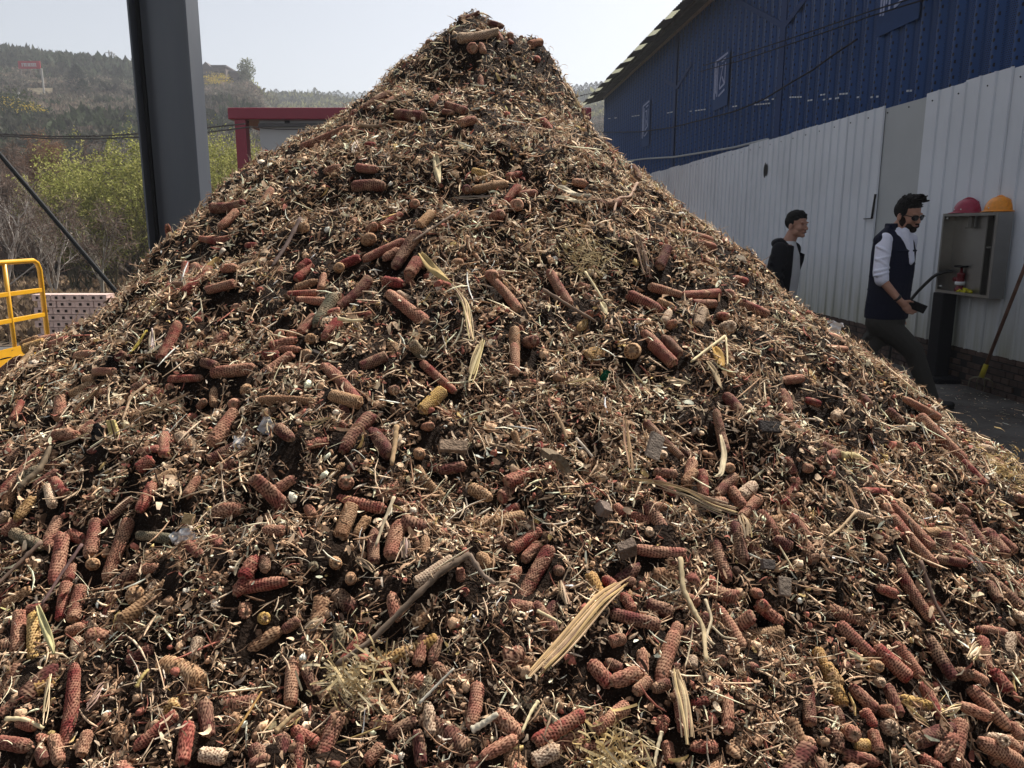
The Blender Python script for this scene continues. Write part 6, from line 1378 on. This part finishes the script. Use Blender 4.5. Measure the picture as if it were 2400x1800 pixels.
# the leg in front is his right one
for a,b_,c in ((HipR,KnF,AnF),(HipL,KnB,AnB)):
    cap(m,a,b_,.080,.055);cap(m,b_,c,.052,.036)
fs=Vector((.96,-.28,0))
cap(m,AnF,AnF+fs*.12-Vector((0,0,AnF.z-.045)),.035,.03); cap(m,AnB,AnB+Vector((.06,-.03,-.10)),.035,.03)
cap(m,ShR+Vector((0,0,-.05)),ElR,.044,.042);cap(m,ElR,WrR,.041,.029);cap(m,ShL+Vector((0,0,-.05)),ElL,.044,.042);cap(m,ElL,WrL,.042,.029)
# right hand closed on the phone
Hn=at_y(2132,726,6.55); hv=(Hn-WrR).normalized(); pn=Vector((.15,-1,.1)).normalized(); hs_=hv.cross(pn).normalized()
m.ell(WrR.lerp(Hn,.72),(.048,.021,.042),Matrix((hv,pn,hs_)).transposed(),14,10); cap(m,WrR,WrR.lerp(Hn,.4),.027,.030)
palm=WrR.lerp(Hn,.95); Ph=at_y(2157,719,6.535)
phd=(Ph-palm).normalized()
for i,(off,ln,rd) in enumerate(((.034,.062,.0095),(.012,.074,.0098),(-.011,.070,.0095),(-.032,.055,.0085))):
    b0=palm+hs_*off; k1=b0+(hv*.5+phd*.5).normalized()*ln*.5-pn*.004; k2=k1+(phd*.7+Vector((0,0,-.25))+hv*.1).normalized()*ln*.42+pn*-.010; k3=k2+(phd*.6-pn*.5).normalized()*ln*.28
    cap(m,b0,k1,rd,rd*.95,10);cap(m,k1,k2,rd*.95,rd*.88,10);cap(m,k2,k3,rd*.88,rd*.8,10)
tb=WrR.lerp(Hn,.5)+hs_*-.0+Vector((0,0,.03)); t1=tb+Vector((.035,-.012,.004)); t2=t1+Vector((.03,-.006,-.006)); cap(m,tb,t1,.012,.0105,10);cap(m,t1,t2,.0105,.009,10)
m.ell(WrL+Vector((0,0,-.07)),(.04,.025,.06))
for i in range(4): cap(m,WrL+Vector((0,0,-.11))+lf*0+f*(i-1.5)*.019,WrL+Vector((0,0,-.165))+f*((i-1.5)*.019+.012),.0095,.008,8)
cap(m,WrL+f*.03+Vector((0,0,-.05)),WrL+f*.052+Vector((0,0,-.09)),.011,.009,8)
blob('body',m,M_skin2,p2,.0045,3,o2)
# hair, beard, glasses
m=MB();T=lambda p:MH@Vector(p);Rm=MH.to_3x3();E=lambda c,r,mm=None:(mm or m).ell(T(c),r,Rm,16,10)
E((-.014,0,.078),(.094,.080,.062));E((-.055,0,.030),(.062,.081,.080));E((.005,0,.112),(.070,.066,.046));E((-.020,.064,.038),(.060,.020,.056));E((-.020,-.064,.038),(.060,.020,.056));E((.012,0,.096),(.052,.073,.044))
for i in range(46):
    a=rng.uniform(-1,1);x=rng.uniform(-.05,.10); b0=Vector((x,a*.052,.115-.3*max(0,-x)-abs(a)*.014)); d=Vector((.030+.015*rng.random(),a*.012,.010+.012*rng.random())); cap(m,T(b0+Vector((-.015,0,.012))),T(b0+d+Vector((-.02,0,.014))),.010,.004,6)
for i in range(70):
    y_=rng.uniform(-.06,.06);x_=rng.uniform(.0,.056);z_=.118+.030*(1-(y_/.075)**2); b0=Vector((x_,y_,z_)); cap(m,T(b0),T(b0+Vector((.020+.016*rng.random(),rng.normal(0,.006),.010+.016*rng.random()))),.0135,.006,6)
for i in range(120):
    a=rng.uniform(-1.2,PI+1.2) if False else rng.uniform(0,2*PI);c_=rng.uniform(-.1,1); d_=Vector((math.cos(a)*math.sqrt(1-c_*c_),math.sin(a)*math.sqrt(1-c_*c_),c_)); b0=Vector((-.012+d_.x*.088,d_.y*.074,.068+d_.z*.080))
    if b0.x>.055 and b0.z<.10: continue
    cap(m,T(b0),T(b0+d_*.014+Vector((.006,rng.normal(0,.005),.002))),.008,.003,6)
blob('hair',m,M_hair,p2,.0042,1,o2)
m=MB();E((.034,0,-.083),(.060,.057,.040),m);E((.076,0,-.100),(.026,.030,.024),m)
for s in(-1,1): E((.012,s*.056,-.050),(.034,.016,.044),m);E((-.002,s*.066,-.015),(.014,.012,.035),m);E((.055,s*.040,-.072),(.036,.020,.026),m)
E((.103,0,-.049),(.010,.026,.0055),m)
blob('beard',m,mat('dark_beard',(.022,.013,.010),.8,bump=.9,bscale=400),p2,.0045,1,o2)
m=MB()
for s in(-1,1):
    V=[];
    for t in np.linspace(0,2*PI,20,endpoint=False):
        V.append(T((.112-.006*abs(math.cos(t))-abs(s*.035+.031*math.cos(t))*.22,s*.035+.031*math.cos(t),.002+.024*math.sin(t)*(1 if math.sin(t)<0 else .85))))
    V2=[v-Rm@Vector((.004,0,0)) for v in V]; m.add([v-o2 for v in V+V2],[tuple(range(20)),tuple(range(39,19,-1))]+[(i,(i+1)%20,20+(i+1)%20,20+i) for i in range(20)])
g_=m.build('sunglasses',M_glass,p2)
m=MB();m.tube([T((.104,-.060,.010))-o2,T((.05,-.078,.010))-o2,T((-.01,-.084,.002))-o2],.0035,8);m.tube([T((.104,.060,.010))-o2,T((.05,.078,.010))-o2,T((-.01,.084,.002))-o2],.0035,8);m.tube([T((.114,-.010,.010))-o2,T((.114,.010,.010))-o2],.003,8);o=m.build('temple_arm',M_glass,g_);o.matrix_parent_inverse=Matrix()
m=MB();E((.101,0,-.064),(.006,.020,.005),m);blob('lips',m,M_lip,p2,.002,1,o2)
# shirt, vest, trousers
m=MB();cap(m,ShR+lf*.02,ElR.lerp(ShR,.12),.069,.060);cap(m,ElR.lerp(ShR,.3),ElR.lerp(WrR,.10),.060,.058)
cap(m,ShL,ElL,.074,.064);cap(m,ElL,ElL.lerp(WrL,.12),.064,.06)
for t in (.28,.46,.62,.78,.9): # folds
    c=ShR.lerp(ElR,t); dd=(ElR-ShR).normalized(); sdv=dd.cross(Vector((0,1,0))).normalized(); k_=.9 if t in(.28,.62) else -.9
    pp=[c+sdv*.062*q_-Vector((0,.062*math.sqrt(max(0,1-q_*q_)),0))+dd*(.035*q_*k_) for q_ in (-.95,-.6,-.2,.2,.6,.95)]
    for q0,q1 in zip(pp,pp[1:]): cap(m,q0,q1,.012,.012,8)
cf=lambda t,s,d:Hp+up*t*(Nk-Hp).length+lf*s+f*d
cap(m,cf(.97,-.02,.085),cf(.60,-.005,.160),.034,.022);cap(m,cf(.97,.03,.085),cf(.62,.02,.160),.032,.02);cap(m,cf(.99,-.055,.045),cf(.93,-.03,.095),.022,.016);cap(m,cf(.99,.055,.045),cf(.93,.03,.095),.022,.016)
loft(m,[(cf(.45,0,0),.15,.135),(cf(.75,0,0),.17,.135),(cf(.93,0,0),.12,.10),(cf(1.0,0,.0),.078,.075)],lf,f)
blob('shirt',m,M_shirt,p2,.006,3,o2)
m=MB()
loft(m,[(cf(-.09,0,.0),.205,.165),(cf(0,0,0),.207,.170),(cf(.25,0,0),.200,.165),(cf(.5,0,.0),.208,.168),(cf(.72,0,-.005),.222,.160),(cf(.84,0,-.015),.220,.138),(cf(.91,0,-.02),.185,.11),(cf(.985,0,-.022),.10,.082)],lf,f)
cap(m,cf(.86,-.205,-.02),cf(.98,-.09,-.03),.058,.038);cap(m,cf(.86,.205,-.02),cf(.98,.09,-.03),.058,.038)
for t in (.1,.26,.42,.58,.74): # quilting ridges
    loft(m,[(cf(t-.045,0,0),.150,.12),(cf(t,0,0),.209,.171),(cf(t+.045,0,0),.150,.12)],lf,f)
for a in np.linspace(R(40),R(320),18): # standing collar
    c=cf(1.0,0,-.012); d=f*math.cos(a)*.078+lf*math.sin(a)*.076
    cap(m,c+d-up*.03,c+d*1.04+up*.035,.016,.013,8)
vest=blob('vest',m,M_navy,p2,.006,3,o2)
# open the vest at the chest: carve by pulling front vertices back where the shirt shows
me=vest.data
for v in me.vertices:
    w=Vector(v.co)+o2; q=w-Hp; t=q.dot(up)/(Nk-Hp).length; s=q.dot(lf); d=q.dot(f)
    hw=np.interp(t,[.58,.66,.85,1.05],[0,.016,.048,.075])
    if t>.58 and d>.05 and abs(s)<hw: v.co=Vector(v.co)-f*.06*min(1,(hw-abs(s))/.012)
m=MB()
loft(m,[(cf(-.30,0,0),.13,.11),(cf(-.18,0,0),.19,.15),(cf(-.02,0,0),.190,.152),(cf(.05,0,0),.18,.14)],lf,f)
for a,b_,c,ex in ((HipR,KnF,AnF,.0),(HipL,KnB,AnB,.0)):
    cap(m,a-up*.02,b_,.118,.088);cap(m,b_,c,.086,.068);cap(m,c,c-Vector((0,0,.045)),.070,.066)
    for t in (.80,.92): q=b_.lerp(c,t); cap(m,q-Vector((.05,.02,0)),q+Vector((.045,-.03,-.02)),.03,.026,8)
    q=b_; cap(m,q-Vector((.05,.05,-.02)),q+Vector((.05,-.05,-.03)),.032,.03,8)
    for t in (.2,.45,.7): q=a.lerp(b_,t); cap(m,q+Vector((-.07,-.05,.03)),q+Vector((.07,-.06,-.03)),.03,.026,8)
blob('trousers',m,M_trs,p2,.007,4,o2)
for q,dv,nm in ((AnF,fs,0),(AnB,(fs*.75-Vector((0,0,.62))).normalized(),1)):
    m=MB(); b0=Vector((q.x,q.y,.05)) if nm==0 else q+Vector((0,0,-.08))
    cap(m,b0-dv*.05,b0+dv*.17,.045,.036);cap(m,b0+Vector((0,0,.045)),b0+dv*.05,.045,.045)
    if nm==0: loft(m,[(b0-dv*.10-Vector((0,0,.025)),.001,.001)],lf,f) if False else None; m.ell(b0+dv*.06+Vector((0,0,-.032)),(.155,.047,.018),Matrix((fs,Vector((.28,.96,0)),Vector((0,0,1)))).transposed(),16,8)
    blob('shoe',m,M_shoe,p2,.005,2,o2)
m=MB();wd=(Hn-WrR).normalized();w0=WrR.lerp(ElR,.10);loft(m,[(w0-wd*.012,.034,.034),(w0+wd*.012,.034,.034)],wd.orthogonal().normalized(),wd.cross(wd.orthogonal().normalized()));blob('wrist_band',m,M_blk0,p2,.003,1,o2) if False else None
wb=MB();ax1=wd.orthogonal().normalized();ax2=wd.cross(ax1);loft(wb,[(w0-wd*.011-o2,.035,.035),(w0+wd*.011-o2,.034,.034)],ax1,ax2);wb.build('wrist_band',mat('black_band',(.01,.01,.01),.5),p2,smooth=True)
ph=MB();ph.box((0,0,0),(.145,.009,.072));o=ph.build('mobile_phone',mat('phone_glass',(.006,.006,.008),.15),bevel=.004,loc=Ph-Vector((.028,.004,-.002)));o.rotation_euler=(R(8),R(22),R(-12));tag(o,'black mobile phone held in the right hand of the bearded man','phone')
# ---------------- man in the open black jacket
o1=Vector((2.95,8.25,0))
p1=person('person','clean-shaven man in an open black jacket over a white T-shirt, half hidden by the heap',o1)
yaw=R(-36); f=Vector((math.cos(yaw),math.sin(yaw),0)); lf=Vector((-f.y,f.x,0))
Nk=at_y(1848,565,8.28);Hp=at_y(1822,745,8.35);Hd=at_y(1868,527,8.26);MH=headframe(Hd,R(-56),R(3))
up=(Nk-Hp).normalized();cf=lambda t,s,d:Hp+up*t*(Nk-Hp).length+lf*s+f*d
ShR=Nk-lf*.20+Vector((0,0,-.09))-f*.02;ShL=Nk+lf*.19+Vector((0,0,-.09));ElR=ShR+Vector((-.06,-.06,-.29));WrR=ElR+Vector((.10,-.04,-.24));ElL=ShL+Vector((-.02,.06,-.29));WrL=ElL+Vector((-.04,0,-.24))
m=MB();head_parts(m,MH);cap(m,MH@Vector((-.025,0,-.06)),Nk-Vector((0,0,.02)),.058,.066)
loft(m,[(cf(t,0,0),a,b_) for t,a,b_ in ((-.12,.13,.10),(0,.14,.10),(.3,.13,.10),(.6,.15,.11),(.85,.16,.10),(.96,.10,.08))],lf,f)
HR,HL=Hp-lf*.09,Hp+lf*.09
GR=Vector((HR.x+.1,HR.y,0));GL=Vector((HL.x-.12,HL.y,0))
for a,g in ((HR,GR),(HL,GL)):
    k=a.lerp(g,.48)+f*.04;an=Vector((g.x,g.y,.09));cap(m,a,k,.08,.055);cap(m,k,an,.05,.036);cap(m,an,an+f*.12-Vector((0,0,.05)),.035,.03)
for s,e_,w_ in ((ShR,ElR,WrR),(ShL,ElL,WrL)):
    cap(m,s,e_,.05,.042);cap(m,e_,w_,.040,.028);hv=(w_-e_).normalized();m.ell(w_+hv*.05,(.04,.022,.045))
    for i in range(4): b0=w_+hv*.075+f*(i-1.5)*.018;cap(m,b0,b0+hv*.04,.009,.0085,8);cap(m,b0+hv*.04,b0+hv*.065+f*.012,.0085,.007,8)
    b0=w_+hv*.03+f*.035;cap(m,b0,b0+hv*.035+f*.015,.011,.009,8)
blob('body',m,M_skin,p1,.0048,3,o1)
T=lambda p:MH@Vector(p);Rm=MH.to_3x3();m=MB();E=lambda c,r,mm:mm.ell(T(c),r,Rm,16,10)
E((-.016,0,.072),(.099,.082,.064),m);E((-.055,0,.030),(.063,.082,.078),m);E((.012,0,.094),(.050,.066,.044),m)
for s in(-1,1): E((-.028,s*.064,.030),(.050,.020,.044),m);E((.02,s*.062,.062),(.04,.016,.026),m)
None
for i in range(150):
    a=rng.uniform(0,2*PI);c_=rng.uniform(-.1,1); d_=Vector((math.cos(a)*math.sqrt(1-c_*c_),math.sin(a)*math.sqrt(1-c_*c_),c_)); b0=Vector((-.014+d_.x*.086,d_.y*.074,.064+d_.z*.066))
    if b0.x>.05 and b0.z<.09: continue
    cap(m,T(b0),T(b0+d_*.010+Vector((.008,rng.normal(0,.004),.003))),.007,.003,6)
for y_ in np.linspace(-.055,.055,14): cap(m,T((.045,y_,.098)),T((.074+rng.uniform(-.008,.008)-abs(y_)*.2,y_*.95,.088+rng.uniform(-.008,.006))),.010,.004,6)
blob('hair',m,M_hair,p1,.0045,3,o1)
m=MB()
for s in(-1,1): E((.0895,s*.031,.027),(.005,.016,.003),m);E((.0865,s*.031,.005),(.004,.012,.003),m)
m.v=[tuple(Vector(v)-o1) for v in m.v];m.build('brows_and_eyes',M_hair,p1,smooth=True)
m=MB();E((.100,0,-.061),(.006,.022,.006),m);blob('lips',m,M_lip,p1,.002,1,o1)
m=MB();loft(m,[(cf(-.08,0,.02),.15,.14),(cf(.3,0,.02),.145,.140),(cf(.6,0,.02),.155,.142),(cf(.82,0,.01),.15,.12),(cf(.95,0,0),.10,.085),(cf(1.0,0,0),.075,.07)],lf,f);blob('t_shirt',m,M_tee,p1,.007,3,o1)
m=MB()
loft(m,[(cf(-.12,0,-.03),.21,.145),(cf(.3,0,-.03),.208,.145),(cf(.6,0,-.03),.22,.15),(cf(.8,0,-.03),.215,.13),(cf(.93,0,-.035),.15,.09),(cf(1.0,0,-.045),.085,.06)],lf,f)
# hood lying on the back, open fronts
m.ell(cf(.97,0,-.10),(.07,.12,.055),Matrix((f,lf,Vector((0,0,1)))).transposed(),16,10);cap(m,cf(1.0,-.07,-.06),cf(.95,-.075,.02),.035,.022);cap(m,cf(1.0,.07,-.06),cf(.95,.075,.02),.035,.022)
for t in np.linspace(-.1,.93,40): cap(m,cf(t,-.16,.0),cf(t,-.125,.105-.05*max(0,t-.6)),.032,.016,8)
cap(m,ShR,ElR,.085,.075);cap(m,ElR,WrR,.073,.058);cap(m,ShL,ElL,.08,.07);cap(m,ElL,WrL,.07,.055)
for t in (.3,.55,.8): q=ShR.lerp(ElR,t);cap(m,q+Vector((-.06,-.03,.02)),q+Vector((.05,-.06,-.03)),.03,.026,8)
jk=blob('jacket',m,M_jkt,p1,.007,3,o1)
# the far front edge of the jacket swings open ahead of him
P_=[at_y(1858,583,8.40),at_y(1887,596,8.36),at_y(1884,612,8.36),at_y(1868,655,8.40),at_y(1862,662,8.42)]
m=MB();q=[v-o1 for v in P_];q2=[v+Vector((0,.025,0)) for v in q];n_=len(q);m.add(q+q2,[tuple(range(n_-1,-1,-1)),tuple(range(n_,2*n_))]+[(i,(i+1)%n_,n_+(i+1)%n_,n_+i) for i in range(n_)]);m.build('jacket_flap',M_jkt,p1,bevel=.006)
m=MB();loft(m,[(cf(-.2,0,0),.16,.13),(cf(.02,0,0),.165,.13)],lf,f)
for a,g in ((HR,GR),(HL,GL)):
    k=a.lerp(g,.48)+f*.04;an=Vector((g.x,g.y,.10));cap(m,a,k,.10,.075);cap(m,k,an,.072,.058)
blob('trousers',m,M_trs,p1,.008,3,o1)
for g in (GR,GL):
    m=MB();b0=Vector((g.x,g.y,.05));cap(m,b0-f*.05,b0+f*.16,.044,.036);cap(m,b0+Vector((0,0,.04)),b0+f*.04,.045,.045);blob('shoe',m,M_shoe,p1,.006,2,o1)
